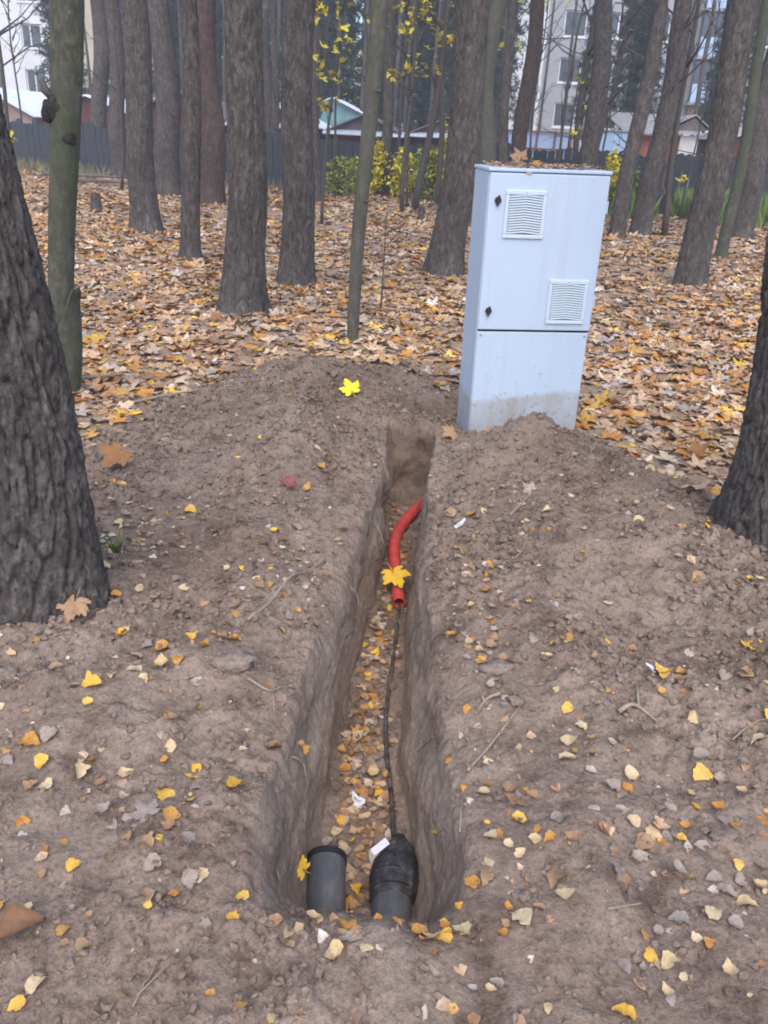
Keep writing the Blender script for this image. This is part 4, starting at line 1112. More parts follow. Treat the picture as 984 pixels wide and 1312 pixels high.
def flats():
    root = empty('apartment_building', (0, 60, -1))
    rows = [.55 + 1, 3.2 + 1 - .65, 5.4 + 1 - .65, 7.95 + 1, 10.6 + 1, 13.2 + 1]
    cols = [9.75, 12.55, 15.0, 22.2, 25.2, 28.0]
    H = []
    for z in (1.0, 3.55, 6.15, 8.75, 11.35, 13.9):
        for cx in cols: H.append((cx, cx + 1.45, z, z + 1.45))
        H.append((18.3, 20.2, z - .7, z + 1.45))
    facade(root, 6.3, 32, 0, 17, 0, H, 'brick')
    MB().box(6.3, 32, .41, 9, 0, 17).build("body", M['brick'], root)
    for h in H:
        if h[1] - h[0] < 1.6: window(root, *h, .18)
    for z in (3.55, 6.15, 8.75, 11.35, 13.9):      # glazed balconies
        b_ = MB().box(18.1, 20.4, -1.1, -.003, z - .95, z - .80).build("balcony", M['slate'], root)
        MB().box(18.12, 20.38, -1.12, -1.06, z - .79, z + .25).build("balcony_front", M['whitewall' if z < 5 else 'bluesheet'], b_)
        MB().box(18.12, 20.38, -1.10, -1.05, z + .26, z + 1.5).build("balcony_glazing", M['glass' if z > 5 else 'brownframe'], b_)
    MB().box(6.2, 32.1, -.3, 9.2, 17.01, 17.4).build("roof", M['slate'], root)
    MB().box(6.0, 8.6, -.7, -.003, 0, 17).build("stair_bay", M['whitewall'], root)
    tag(root, "pale brick block of flats with white windows behind the wood at right", "building")
    r2 = empty('apartment_building', (-2, 70, -1))
    H = []
    for z in (1.2, 4.2, 7.2, 10.2, 13.2):
        for cx in (-33.5, -30.2, -27.0, -21.2, -18.2): H.append((cx, cx + 1.5, z, z + 1.6))
    facade(r2, -38, -24.2, 0, 18, 0, [h for h in H if h[1] < -24.2], 'whitewall')
    MB().box(-38, -24.2, .41, 10, 0, 18).build("body", M['whitewall'], r2)
    facade(r2, -24.2, -15.5, 0, 18, -.5, [h for h in H if h[0] > -24.2], 'buff')
    MB().box(-24.19, -15.5, -.09, 10, 0, 17.9).build("wing", M['buff'], r2)
    for h in H: window(r2, *h, .15 if h[1] < -24 else -.35)
    MB().box(-38.2, -15.3, -.8, 10.2, 18.01, 18.4).build("roof", M['slate'], r2)
    tag(r2, "white and buff block of flats far behind the trees at left", "building")
flats()

# ================================================================== UTILITY CABINET
def cabinet():
    W, D, HH = .60, .37, 1.30
    root = empty('utility_cabinet', (.439, 4.293, .033), rad(6.1))
    root.rotation_euler = (rad(.3), rad(-.8), rad(6.1))
    tag(root, "tall white steel utility cabinet with two vents standing crooked in the soil", "cabinet")
    MB().box(0, W, .003, D, -.15, HH - .012).build("body", M['paint'], root, bevel=.006)
    MB().box(-.006, W + .006, -.016, D + .008, HH - .010, HH + .006).build("top_cover", M['paint'], root, bevel=.004)
    door = MB().box(.004, W - .002, -.016, -.001, .530, HH - .016).build("door", M['paint'], root, bevel=.004)
    low = MB().box(.004, W - .006, -.011, 0, -.15, .518).build("lower_panel", M['paint'], root, bevel=.004)
    MB().box(.006, W - .006, -.006, .001, .519, .529).build("seam", M['black'], root)
    for x in (.022, W - .022):
        V, F = tube_geo([(x, -.0105, .500), (x, -.0155, .500)], .0065, 12); MB().add(V, F).build("screw", M['steel'], low, bevel=.001)
    MB().box(.178, .205, -.020, -.003, HH - .020, HH - .009).build("top_catch", M['steel'], root)
    # vents
    n = 15
    for (vx, vz) in ((.086, .985), (.352, .566)):
        w, h = .205, .225
        v = empty('vent_grille', (vx, -.017, vz)); v.parent = root
        fr = MB(); t = .019
        fr.box(0, w, -.010, -.0005, 0, t); fr.box(0, w, -.010, -.0005, h - t - .004, h); fr.box(0, t, -.010, -.0005, t, h - t - .004); fr.box(w - t, w, -.010, -.0005, t, h - t - .004)
        fr.build("frame", M['vent'], v, bevel=.004)
        MB().box(t, w - t, -.0025, -.0008, t, h - t).build("backing", M['vent_back'], v)
        V, F = tube_geo([(w / 2, -.010, h - .011), (w / 2, -.0125, h - .011)], .003, 8); MB().add(V, F).build("screw", M['steel'], v)
        sm = MB(); iw = w / 2 - t - .001
        sm.add([(-iw, -.0028, 0), (0, -.0028, .008), (iw, -.0028, 0), (-iw, -.0028, .0062), (0, -.0028, .0142), (iw, -.0028, .0062),
                (-iw, -.0085, -.0015), (0, -.0085, .0065), (iw, -.0085, -.0015), (-iw, -.0080, .0040), (0, -.0080, .0120), (iw, -.0080, .0040)],
               [(6, 7, 10, 9), (7, 8, 11, 10), (9, 10, 4, 3), (10, 11, 5, 4), (6, 0, 1, 7), (7, 1, 2, 8), (0, 6, 9, 3), (2, 5, 11, 8), (0, 3, 4, 1), (1, 4, 5, 2)])
        me = mesh_py("slat", sm.V, sm.F); me.materials.append(M['vent'])
        for k in range(n):
            o = obj("slat", me, None, v); o.location = (w / 2, 0, t + .0035 + k * (h - 2 * t - .018) / (n - 1))
    # turn locks
    for z in (1.160, .627):
        lk = empty('turn_lock', (.050, -.017, z)); lk.parent = root
        V, F = tube_geo([(0, 0, 0), (0, -.007, 0)], .017, 20); MB().add(V, F).build("rosette", M['black'], lk, bevel=.002)
        mb = MB(); mb.prism([(-.006, -.025), (.006, -.025), (.0075, 0), (.005, .024), (-.005, .024), (-.0075, 0)], -.016, -.007)
        mb.build("lever", M['black'], lk, bevel=.002, rot=(0, rad(8), 0))
    # hinges on the right edge
    for z in (.68, 1.14):
        V, F = tube_geo([(W + .003, -.009, z - .03), (W + .003, -.009, z + .03)], .005, 10); MB().add(V, F).build("hinge", M['paint'], root)
    return root
CAB = cabinet()

# ================================================================== PIPES, CABLE, CONDUIT
def ring_tube(name, path, r_out, r_in, mat, parent, seg=36):
    """hollow pipe: outer and inner skin joined by end rings"""
    V1, F1 = tube_geo(path, r_out, seg, False); V2, F2 = tube_geo(path, r_in, seg, False)
    n = len(path); b = len(V1); mb = MB()
    F = list(F1) + [tuple(b + i for i in reversed(f)) for f in F2]
    for base in (0, (n - 1) * seg):
        for k in range(seg):
            k2 = (k + 1) % seg; F.append((base + k, base + k2, b + base + k2, b + base + k))
    mb.add(V1 + V2, F)
    o = mb.build(name, mat, parent, smooth=True)
    o.data.set_sharp_from_angle(angle=rad(40))
    return o

def pipes():
    A, B = Vector((-.078, 1.20, -.43)), Vector((-.108, 1.655, -.372))
    root = empty('sleeve_pipe', B); root['x'] = 0
    del root['x']
    P = [A - B, (A - B) * .5, Vector((0, 0, 0))]
    ring_tube("pipe_wall", P, .053, .047, M['pipe'], root)
    d = (B - A).normalized()
    ring_tube("end_rim", [d * -.012, d * .006], .0565, .0465, M['black'], root)
    tag(root, "open black plastic sleeve pipe at the near end of the trench, left one", "pipe")
    A, B = Vector((.072, 1.20, -.43)), Vector((.074, 1.60, -.374))
    root = empty('sleeve_pipe', B)
    ring_tube("pipe_wall", [A - B, (A - B) * .5, Vector((0, 0, 0))], .053, .047, M['pipe'], root)
    d = (B - A).normalized()
    # lumpy taped muff narrowing on to the cable
    seg = 40; prof = [(-.070, .0545), (-.055, .058), (-.02, .061), (.02, .062), (.050, .057), (.080, .045), (.11, .032), (.13, .020), (.145, .014)]
    V = []; F = []
    for i, (t, r) in enumerate(prof):
        c = d * t + Vector((.012 * max(0, t) / .1, 0, -.008 * max(0, t) / .1))
        for k in range(seg):
            a = 2 * math.pi * k / seg
            rr = r * (1 + .10 * float(perlin(math.cos(a) * 2, math.sin(a) * 2, t * 40)))
            if math.cos(a) > .2 and t > -.03: rr *= 1 + .22 * math.cos(a)
            V.append(c + Vector((math.cos(a) * rr, 0, math.sin(a) * rr)))
    for i in range(len(prof) - 1):
        for k in range(seg):
            k2 = (k + 1) % seg; F.append((i * seg + k, i * seg + k2, (i + 1) * seg + k2, (i + 1) * seg + k))
    F.append(tuple(range(seg - 1, -1, -1))); F.append(tuple((len(prof) - 1) * seg + k for k in range(seg)))
    mf = MB().add(V, F).build("tape_muff", M['tape'], root, True)
    for t, r in ((-.045, .0600), (.0, .0630)):
        V, F = tube_geo([d * (t - .006), d * (t + .006)], r, 40); MB().add(V, F).build("tape_edge", M['tape'], mf, True)
    lb = MB().box(-.026, .026, -.011, .011, 0, .0015).build("paper_tag", M['paper'], root); lb.location = (-.037, .058, .058); lb.rotation_euler = (rad(10), rad(-24), rad(32))
    tag(root, "black sleeve pipe sealed with a tarry taped muff, where the cable enters", "pipe")
    # cable along the trench floor
    path = [(.086, 1.70), (.076, 1.79), (.073, 1.88), (.064, 2.01), (.048, 2.19), (.047, 2.40), (.064, 2.65), (.077, 2.87), (.086, 3.03), (.09, 3.12), (.085, 3.25)]
    pts = spline([(x, y, max(gz(x, y), gz(x + .02, y)) + .010 + (.02 if i == 0 else 0)) for i, (x, y) in enumerate(path)], 70)
    pts[0].z = -.375
    o = MB().tube(pts, .0078, 12).build("cable", M['cable'], None, True)
    tag(o, "black cable running along the trench floor into the red conduit", "cable")
    # corrugated red conduit
    path = [(.086, 3.06), (.073, 3.26), (.058, 3.52), (.076, 3.75), (.140, 3.95), (.235, 4.15), (.345, 4.28)]
    ctl = [(x, y, gz(min(x, .19), y) + .029 + .004) for x, y in path]
    n = 460; pts = spline(ctl, n); L = sum((pts[i + 1] - pts[i]).length for i in range(n - 1))
    rr = [.0258 + .0021 * (math.sin(i / (n - 1) * L / .0085 * 2 * math.pi) > -.2) for i in range(n)]
    root = empty('red_conduit', pts[0])
    loc = [p - pts[0] for p in pts]
    V1, F1 = tube_geo(loc, rr, 24, False); V2, F2 = tube_geo(loc[:60], .0225, 24, False); b = len(V1)
    F = list(F1) + [tuple(b + i for i in reversed(f)) for f in F2] + [(k, (k + 1) % 24, b + (k + 1) % 24, b + k) for k in range(24)]
    F.append(tuple((n - 1) * 24 + k for k in range(24)))
    MB().add(V1 + V2, F).build("corrugated_wall", M['red'], root, True)
    tag(root, "red corrugated conduit curving out of the trench wall towards the cable", "conduit")
pipes()

# ================================================================== FALLEN LEAVES
TINT = {'t': [(.45, .265, .145), (.53, .335, .20), (.39, .22, .12), (.57, .40, .26)], 'p': [(.37, .295, .24), (.48, .39, .32), (.30, .24, .205), (.56, .47, .39)],
        'o': [(.52, .24, .05), (.46, .20, .05), (.58, .32, .09)], 'y': [(.74, .47, .07), (.70, .42, .05)], 'c': [(.62, .47, .31), (.56, .40, .24)],
        'd': [(.24, .15, .095), (.29, .17, .10)]}
KEYS = list(TINT)

def tint_for(n, rng, weights):
    ks = rng.choice(len(KEYS), n, p=np.array(weights) / sum(weights))
    return np.array([TINT[KEYS[k]][rng.integers(0, len(TINT[KEYS[k]]))] for k in ks]) * rng.uniform(.8, 1.15, n)[:, None]

def litter_object(name, label, templates, x, y, s, tint, rng, tilt, lift=.25):
    P_ = np.stack([x, y, ground_z(x, y) + s * lift * rng.uniform(.1, .55, len(x))], 1)
    V, F, own = scatter(templates, P_, s, rotations(len(x), rng, tilt))
    me = mesh_np(name, V, F, True)
    ca = me.attributes.new("tint", 'FLOAT_COLOR', 'POINT')
    ca.data.foreach_set("color", np.hstack([tint[own], np.ones((len(own), 1))]).astype(np.float32).ravel())
    tag(obj(name, me, M['litter']), label, "leaves", kind="stuff")

def in_cabinet(x, y):
    c, s = math.cos(rad(6.1)), math.sin(rad(6.1)); dx, dy = x - .439, y - 4.293
    u, v = dx * c + dy * s, -dx * s + dy * c
    return (u > -.03) & (u < .63) & (v > -.05) & (v < .40)

def carpet():
    rng = np.random.default_rng(5)
    mp = [maple_leaf(s, False, .8 if s < 6 else 1.4) for s in range(9)]; bl = [birch_leaf(s, 3) for s in range(6)]
    # maple carpet, thinning out with distance while single leaves shrink below sight
    bands = [(2.2, 5.5, 3.2, 340), (5.5, 9, 5.2, 310), (9, 14, 9, 150), (14, 26.5, 18, 54)]
    xs, ys, ss = [], [], []
    for y0, y1, hw, dens in bands:
        n = int((y1 - y0) * 2 * hw * dens)
        x = rng.uniform(-hw, hw, n); y = rng.uniform(y0, y1, n)
        k = np.abs(x) < 0.65 * y + 1.6
        k &= rng.uniform(0, 1, n) < (1 - dirt_mask(x, y, .75)) ** 1.3 * (0.62 + .38 * sstep(-.3, .3, perlin(x * 1.3, y * 1.3, 6.6)))
        k &= y < 23.7 - .27 * x
        k &= ~in_cabinet(x, y)
        xs.append(x[k]); ys.append(y[k]); ss.append(rng.uniform(.07, .17, k.sum()) * (1 if y0 < 9 else 1.15 if y0 < 14 else 1.5))
    x, y, s = map(np.concatenate, (xs, ys, ss))
    litter_object("leaf_carpet", "carpet of brown and tan fallen maple leaves covering the wood floor", mp, x, y, s, tint_for(len(x), rng, [58, 15, 20, 2.0, 10, 9]) * (1.16 + .36 * perlin(x * .9, y * .9, 44.0) + .25 * perlin(x * 3.5, y * 3.5, 45.0))[:, None].clip(.75, 1.4), rng, .18)
    # small birch leaves and scraps: thin on the soil, thicker along the carpet's edge
    n = 26000
    x = rng.uniform(-2.6, 2.4, n); y = rng.uniform(.7, 6.4, n)
    dm = dirt_mask(x, y)
    dens = (.085 + .55 * np.exp(-((dm - .5) / .3) ** 2)) * (.3 + .7 * sstep(-.2, .35, perlin(x * 2.1, y * 2.1, 9.9)))
    for cx_, cy_, sx_, sy_, h_ in ((-1.0, 2.95, .25, .35, .6), (.33, 2.55, .09, .5, .8), (.36, 1.75, .10, .22, .6), (-.35, 2.45, .10, .2, .6), (-.30, 2.75, .06, .12, .7), (-.62, 1.85, .14, .08, .6), (.75, 1.45, .3, .12, .4), (-.6, 1.45, .2, .2, .3), (.45, 3.0, .12, .15, .5), (.62, 1.32, .14, .07, .6), (1.0, 1.5, .12, .1, .5), (.28, 1.35, .07, .1, .6), (-.1, 1.12, .12, .04, .5)):
        dens = np.maximum(dens, h_ * np.exp(-((x - cx_) / sx_) ** 2 - ((y - cy_) / sy_) ** 2))
    k = rng.uniform(0, 1, n) < dens
    tl, fl, fr, tr = trench_edges(y); op = trench_open(y)
    k &= ~((op > .05) & (x > tl - .01) & (x < tr + .01)) & ~in_cabinet(x, y)
    x, y = x[k], y[k]
    litter_object("leaf_scraps", "scattered scraps of small dry birch leaves on the soil", bl, x, y, rng.uniform(.018, .042, len(x)), tint_for(len(x), rng, [30, 34, 14, 5, 18, 12]), rng, .35)
    # tiny pale flecks of straw and leaf in the soil
    n = 7000
    x = rng.uniform(-2.2, 2.2, n); y = rng.uniform(.7, 5.8, n)
    k = rng.uniform(0, 1, n) < .75 * (.3 + .7 * sstep(-.25, .3, perlin(x * 2.6, y * 2.6, 19.9)))
    tl, fl, fr, tr = trench_edges(y); op = trench_open(y)
    k &= ~((op > .05) & (x > tl - .01) & (x < tr + .01)) & ~in_cabinet(x, y)
    x, y = x[k], y[k]
    litter_object("straw_flecks", "tiny pale flecks of straw and leaf strewn through the soil", [birch_leaf(s_, 3) for s_ in range(6)], x, y, rng.uniform(.007, .017, len(x)), tint_for(len(x), rng, [30, 50, 6, 1, 26, 14]), rng, .4)
    # trench floor litter
    n = 620
    y = rng.uniform(1.5, 4.25, n); tl, fl, fr, tr = trench_edges(y)
    x = fl + (fr - fl) * (rng.beta(2.0, 2.4, n) * .9 + .04)
    k = rng.uniform(0, 1, n) < np.interp(y, [1.5, 2.6, 3.0, 3.3, 4.25], [1, .9, .6, .45, .3])
    x, y = x[k], y[k]
    litter_object("trench_leaves", "dense strip of small brown leaves lying along the trench floor", bl, x, y, rng.uniform(.026, .05, len(x)), tint_for(len(x), rng, [48, 22, 18, 3, 12, 20]), rng, .4, .5)
    # needles and crumbs on the cabinet's lid
    n = 520
    u = rng.uniform(.03, .59, n); v = rng.uniform(.02, .36, n)
    k = perlin(u * 7, v * 7, 3.1) > -.35 + .5 * (v < .06)
    u, v = u[k], v[k]
    W = np.array([CAB.matrix_basis @ Vector((a, b, 1.308)) for a, b in zip(u, v)])
    h = .016 * np.clip(1 - np.abs(v - .22) / .2, 0, 1) * (1 + perlin(u * 9, v * 9, 1.0))
    W[:, 2] += h * rng.uniform(0, 1, len(u)) + .002
    V, F, own = scatter(bl, W, rng.uniform(.012, .034, len(u)), rotations(len(u), rng, .45))
    me = mesh_np("lid_litter", V, F)
    ca = me.attributes.new("tint", 'FLOAT_COLOR', 'POINT'); tt = tint_for(len(u), rng, [44, 20, 12, 0, 10, 20])
    ca.data.foreach_set("color", np.hstack([tt[own], np.ones((len(own), 1))]).astype(np.float32).ravel())
    tag(obj("lid_litter", me, M['litter']), "dry needles and leaf crumbs heaped on the cabinet lid", "leaves", kind="stuff")
carpet()

# single leaves by colour: (x cm, y cm, length cm); keys ending in f lie on the trench floor
LEAF_SPOTS = {
    'y': [(-52,541,4),(-84,494,4),(-59,364,4),(-68,349,3),(-80,309,4),(-82,301,2),(-41,276,3),(-30,262,3),(-48,251,3),(-55,204,3),(-76,204,3),(-115,325,4),(-177,488,6),(-75,178,6),(-74,171,3),(-44,156,4),(-48,146,4),(-41,144,3),(-32,149,4),(-79,152,3),(-76,204,3),(-45,132,2),(-25,119,3),(-26,114,2),(-43,115,2),(-62,126,3),(-61,95,3),(46,359,3),(55,216,3),(73,220,3),(138,329,4),(153,355,4),(134,309,2),(128,294,4),(129,253,3),(117,222,4),(118,218,5),(84,201,4),(25,155,2),(35,145,3),(16,114,3),(54,187,4),(84,200,4),(108,183,3),(104,171,2),(84,163,4),(72,142,3),(83,135,3),(57,112,3),(49,100,4),(32,208,3),(25,155,2),(17,115,2),(17,119,2)],
    'c': [(-89,446,3),(-88,415,4),(-85,421,3),(-78,382,4),(-96,371,4),(-127,373,3),(-70,324,3),(-144,405,5),(-152,384,4),(-135,331,3),(-33,364,4),(-41,398,3),(-47,408,3),(-42,284,3),(-37,268,3),(-24,224,2),(-75,207,3),(-98,254,4),(-81,240,4),(-87,277,3),(-106,294,4),(-103,290,3),(-105,284,3),(-98,278,2),(-117,215,5),(-116,219,4),(-23,252,4),(-101,269,4),(-137,500,4),(-103,192,3),(-72,183,3),(-50,160,3),(-33,165,2),(-42,148,2),(-70,152,4),(-76,146,4),(-60,190,4),(-34,124,3),(-67,115,2),(-78,126,2),(-59,99,3),(-15,95,2),(-6,108,3),(-10,119,3),(61,346,3),(48,340,3),(36,288,5),(44,266,4),(41,247,3),(31,237,3),(31,251,3),(29,217,3),(32,215,4),(52,209,3),(52,194,3),(79,246,3),(80,326,3),(66,305,4),(58,317,3),(98,288,4),(108,321,4),(109,369,4),(110,344,3),(111,262,4),(131,251,3),(143,270,3),(86,210,2),(125,366,5),(28,157,3),(28,139,3),(38,138,3),(32,136,3),(34,134,3),(42,123,3),(31,124,2),(32,118,4),(20,115,3),(52,194,2),(57,181,3),(53,176,4),(51,168,4),(87,182,3),(103,175,5),(65,161,4),(80,157,3),(91,155,3),(55,141,3),(62,146,3),(66,143,4),(68,146,3),(86,130,3),(81,125,5),(73,122,3),(67,115,2),(60,110,3),(62,107,2),(71,108,3),(58,104,3),(35,100,2),(25,104,2),(29,217,3),(32,214,4),(28,158,2),(-10,119,3),(20,115,3),(14,114,4),(-5,108,3),(1,109,3)],
    't': [(-79,420,3),(-112,391,3),(-124,400,4),(-41,242,3),(-42,222,3),(-46,227,3),(-47,208,3),(-96,283,5),(-92,295,3),(-70,219,2),(-79,258,3),(-109,430,3),(-87,183,3),(-52,169,3),(-32,171,2),(-26,170,4),(-79,146,4),(-89,168,2),(-47,208,3),(-52,132,3),(-47,130,4),(-44,135,3),(-44,117,3),(-68,123,3),(-57,107,2),(-53,107,3),(-54,113,2),(-14,110,2),(-20,182,2),(-56,141,2),(66,413,4),(41,278,3),(51,273,3),(37,252,3),(32,257,4),(36,217,5),(37,221,3),(41,216,3),(39,209,3),(71,266,3),(98,337,3),(112,309,4),(122,335,4),(116,277,3),(111,254,4),(109,203,5),(87,197,4),(65,205,3),(136,352,3),(138,346,4),(87,229,3),(27,377,4),(27,311,5),(133,319,3),(22,243,2),(120,230,2),(35,158,3),(35,154,4),(36,120,3),(29,117,2),(38,118,2),(26,128,3),(58,170,3),(59,175,3),(87,196,5),(100,185,2),(109,202,5),(103,180,3),(63,140,4),(73,138,2),(41,128,4),(-26,170,4),(-6,119,2),(-4,113,2),(-1,113,3)],
    'p': [(-68,364,5),(-84,365,3),(-32,385,4),(-34,287,4),(-29,228,3),(-105,301,4),(-97,299,4),(-23,278,4),(-64,258,2),(-80,178,3),(-52,171,3),(-67,200,4),(-69,195,3),(-50,139,4),(-39,131,3),(-45,125,3),(-36,121,3),(-31,112,2),(-28,126,2),(-33,132,2),(-72,121,2),(-88,154,4),(-61,142,4),(-32,141,2),(-80,160,4),(38,236,4),(46,238,3),(49,217,4),(79,224,2),(107,265,3),(102,201,4),(87,216,3),(62,231,5),(119,225,4),(44,144,3),(89,162,3),(85,168,4),(60,158,4),(61,136,4),(69,133,3),(84,147,4),(76,131,3),(82,131,3),(78,128,4),(55,109,2),(26,105,2),(51,119,2),(60,117,3),(65,120,3),(76,119,3),(55,130,3),(-2,112,4)],
    'o': [(-122,362,4),(-128,384,4),(-30,350,5),(-26,347,3),(-34,328,5),(-39,278,3),(-37,277,3),(-37,243,3),(-32,232,3),(-45,223,4),(-30,217,2),(-50,210,2),(-43,208,4),(-98,202,2),(-75,229,4),(-88,235,3),(-86,230,3),(-109,293,3),(-118,326,3),(-54,172,4),(-51,157,2),(-84,158,4),(-62,197,4),(-56,192,4),(-50,198,5),(-43,208,5),(-44,138,3),(-39,119,2),(-67,133,2),(-67,111,2),(-73,115,2),(-58,110,3),(-27,98,2),(-21,96,3),(52,401,4),(63,373,2),(36,310,4),(37,292,3),(41,270,5),(36,247,4),(43,236,2),(24,225,3),(30,220,3),(32,208,3),(29,212,2),(59,218,4),(67,194,3),(80,218,3),(74,271,2),(60,293,3),(114,287,5),(123,316,2),(130,274,4),(109,252,3),(123,252,3),(136,256,3),(90,202,3),(21,174,2),(18,156,2),(39,157,2),(33,148,2),(39,142,2),(41,138,3),(30,121,2),(28,115,2),(23,127,3),(17,118,2),(20,122,2),(67,194,3),(57,185,2),(66,170,2),(80,190,3),(77,183,3),(67,141,2),(69,114,2),(57,116,2),(24,225,3),(30,221,2),(21,173,2),(18,156,3),(-19,183,3),(-30,217,3),(-3,116,3),(7,117,2),(12,116,3),(3,118,2),(23,127,3),(20,122,2),(12,113,2)],
    'cf': [(-5,269,3),(-3,250,4),(3,299,3),(-4,209,3),(-4,204,3),(1,205,4),(-1,201,2),(3,192,4),(-5,188,3),(5,183,2),(-7,174,3),(-4,165,3),(-3,152,2)],
    'pf': [(-4,258,2),(0,231,3),(-7,209,3),(2,176,3)],
    'of': [(-3,301,2),(0,246,3),(-3,239,3),(-3,234,2),(-6,228,3),(-2,227,3),(1,218,2),(-10,217,3),(5,204,3),(-6,193,2),(1,183,3),(3,184,2),(-2,180,3),(-1,171,3),(1,164,2),(-1,159,2)],
    'tf': [(0,291,3),(4,284,3),(1,276,4),(1,245,3),(1,237,3),(2,226,3),(-4,226,3),(-6,220,3),(-2,223,3),(-8,205,3),(5,193,3),(0,176,3),(-2,173,3),(1,158,3),(-2,154,3),(0,168,3),(-1,162,2),(-3,157,2),(1,161,2),(1,187,2),(5,188,3),(-2,196,2),(0,211,3),(3,219,2),(-3,216,3)],
    'yf': [(-5,200,3),(3,201,2),(3,197,3),(-8,184,3),(-4,177,2),(-2,161,3)],
}

def single_leaves():
    rng = np.random.default_rng(8)
    W = {'y': "golden yellow", 'o': "ochre orange", 'c': "pale cream", 't': "tan brown", 'p': "dull greyish"}
    meshes = {}
    for c in W:
        meshes[c] = []
        for s in range(9):
            V, F = birch_leaf(100 + s, 6)
            me = mesh_np("leaf_blade", V, F); me.materials.append(M['leaf_' + c]); meshes[c].append(me)
    allp = [(x / 100, y / 100, s / 100, k[0], len(k) > 1) for k, v in LEAF_SPOTS.items() for x, y, s in v]
    # those that show largest stay single, the rest joins the scraps
    allp.sort(key=lambda p: -p[2] / math.hypot(p[1], 1.5))
    single, rest = allp[:286], allp[286:]
    sx = np.array([p[0] for p in single]); sy = np.array([p[1] for p in single]); sf = np.array([p[4] for p in single])
    e = trench_edges(sy); sx = np.where(sf, np.clip(sx, e[1] + .012, e[2] - .012), sx)
    Z0 = ground_z(sx, sy)
    GX = np.clip((ground_z(sx + .02, sy) - ground_z(sx - .02, sy)) / .04, -.8, .8); GY = np.clip((ground_z(sx, sy + .02) - ground_z(sx, sy - .02)) / .04, -.8, .8)
    for i, (x, y, s, c, fl) in enumerate(single):
        x, z, gx, gy = float(sx[i]), float(Z0[i]), float(GX[i]), float(GY[i])
        o = obj("fallen_leaf", meshes[c][int(rng.integers(0, 9))])
        nrm = Vector((-gx + rng.normal(0, .16), -gy + rng.normal(0, .16), 1)).normalized()
        q = nrm.to_track_quat('Z', 'Y') @ Matrix.Rotation(rng.uniform(0, 6.28), 3, 'Z').to_quaternion()
        o.rotation_mode = 'QUATERNION'; o.rotation_quaternion = q
        k = min(s, .040) * 1.15 * rng.uniform(.75, 1.3)
        o.scale = (k * rng.uniform(.85, 1.1), k, k); o.location = (x, y, z + .006 + .10 * s)
        if fl: where, grp = "on the trench floor", "on the trench floor"
        elif y < 1.42: where, grp = "on the trodden soil along the bottom edge of the view", "near soil"
        elif x < 0: where, grp = "on the bare soil left of the trench", "left soil"
        else: where, grp = "on the bare soil right of the trench", "right soil"
        tag(o, "small %s birch leaf %s" % (W[c], where), "leaf", "%s birch leaves, %s" % (W[c], grp))
    x = np.array([p[0] for p in rest]); y = np.array([p[1] for p in rest]); s = np.array([p[2] for p in rest]) * 1.2
    tt = np.array([TINT[p[3]][0] for p in rest])
    litter_object("leaf_fragments", "smallest single leaf fragments between the larger birch leaves", [birch_leaf(s_, 3) for s_ in range(6)], x, y, s, tt, rng, .3)
single_leaves()

def special_leaf(x, y, size, mat, seed, label, rotz, tilt=(0, 0), flat=.5, dz=0.0, z=None):
    V, F = maple_leaf(seed, True, flat)
    o = obj("maple_leaf", mesh_np("maple_leaf", V, F), M[mat]); o.scale = (size,) * 3
    o.location = (x, y, (gz(x, y) if z is None else z) + .012 + dz); o.rotation_euler = (Matrix.Rotation(tilt[0], 3, 'X') @ Matrix.Rotation(tilt[1], 3, 'Y') @ Matrix.Rotation(rotz, 3, 'Z')).to_euler()
    tag(o, label, "leaf")
special_leaf(-.235, 4.58, .150, 'leaf_bright', 1, "bright yellow maple leaf lying flat on the spoil left of the trench end", .5, (.75, 0), .25, .045)
special_leaf(-1.225, 3.43, .20, 'leaf_brown', 2, "big rust brown maple leaf on the soil right of the nearest pine", 2.6, (.5, .1), .6, .05)
special_leaf(-.415, 3.25, .11, 'leaf_red', 3, "small crimson leaf on the spoil left of the trench", 1.8, (.3, -.2), 1.0, .01)
special_leaf(.325, 4.12, .125, 'leaf_t', 4, "tan maple leaf perched on the trench lip at the cabinet's corner", 2.2, (.5, .3), .7, .02)
special_leaf(-.935, 2.13, .13, 'leaf_t', 5, "pale tan maple leaf propped against the foot of the nearest pine", 2.9, (.7, 0), .9, .03)
special_leaf(-1.13, 2.06, .09, 'leaf_c', 6, "cream leaf in front of the nearest pine at the left edge", 1.2, (.2, .2), .9, .01)
V, F = birch_leaf(107, 6); V = V * np.array([.62, 1, 1]); V[:, 2] += 1.3 * np.abs(V[:, 0])
o = obj("curled_leaf", mesh_np("curled_leaf", V, F), M['leaf_dark']); o.scale = (.115,) * 3; o.location = (-.668, 1.085, gz(-.668, 1.085) + .012); o.rotation_euler = (.1, .25, rad(-58))
tag(o, "curled dark brown leaf at the bottom left edge", "leaf")
special_leaf(.068, 3.17, .165, 'leaf_gold', 8, "golden maple leaf draped over the red conduit's open end", 3.6, (.45, 0), .3, .01, gz(.073, 3.16) + .075)
special_leaf(-.172, 1.545, .075, 'leaf_gold', 9, "golden leaf in the hollow beside the left sleeve pipe", 1.1, (.5, -.3), .6, .02, gz(-.172, 1.545))
special_leaf(-.505, 1.39, .085, 'leaf_p', 10, "greyish maple leaf on the trodden soil lower left, under an ochre leaf", .8, (.1, 0), .6, .004)
special_leaf(.62, 3.28, .08, 'leaf_p', 11, "dark greyish leaf standing up on the right spoil below the cabinet", .8, (.9, 0), .8, .015)
cw = CAB.matrix_basis @ Vector((.185, .20, 1.318))
special_leaf(cw.x, cw.y, .115, 'leaf_t', 12, "tan maple leaf standing up in the litter on the cabinet lid", .4, (1.15, .2), 1.2, .035, cw.z)
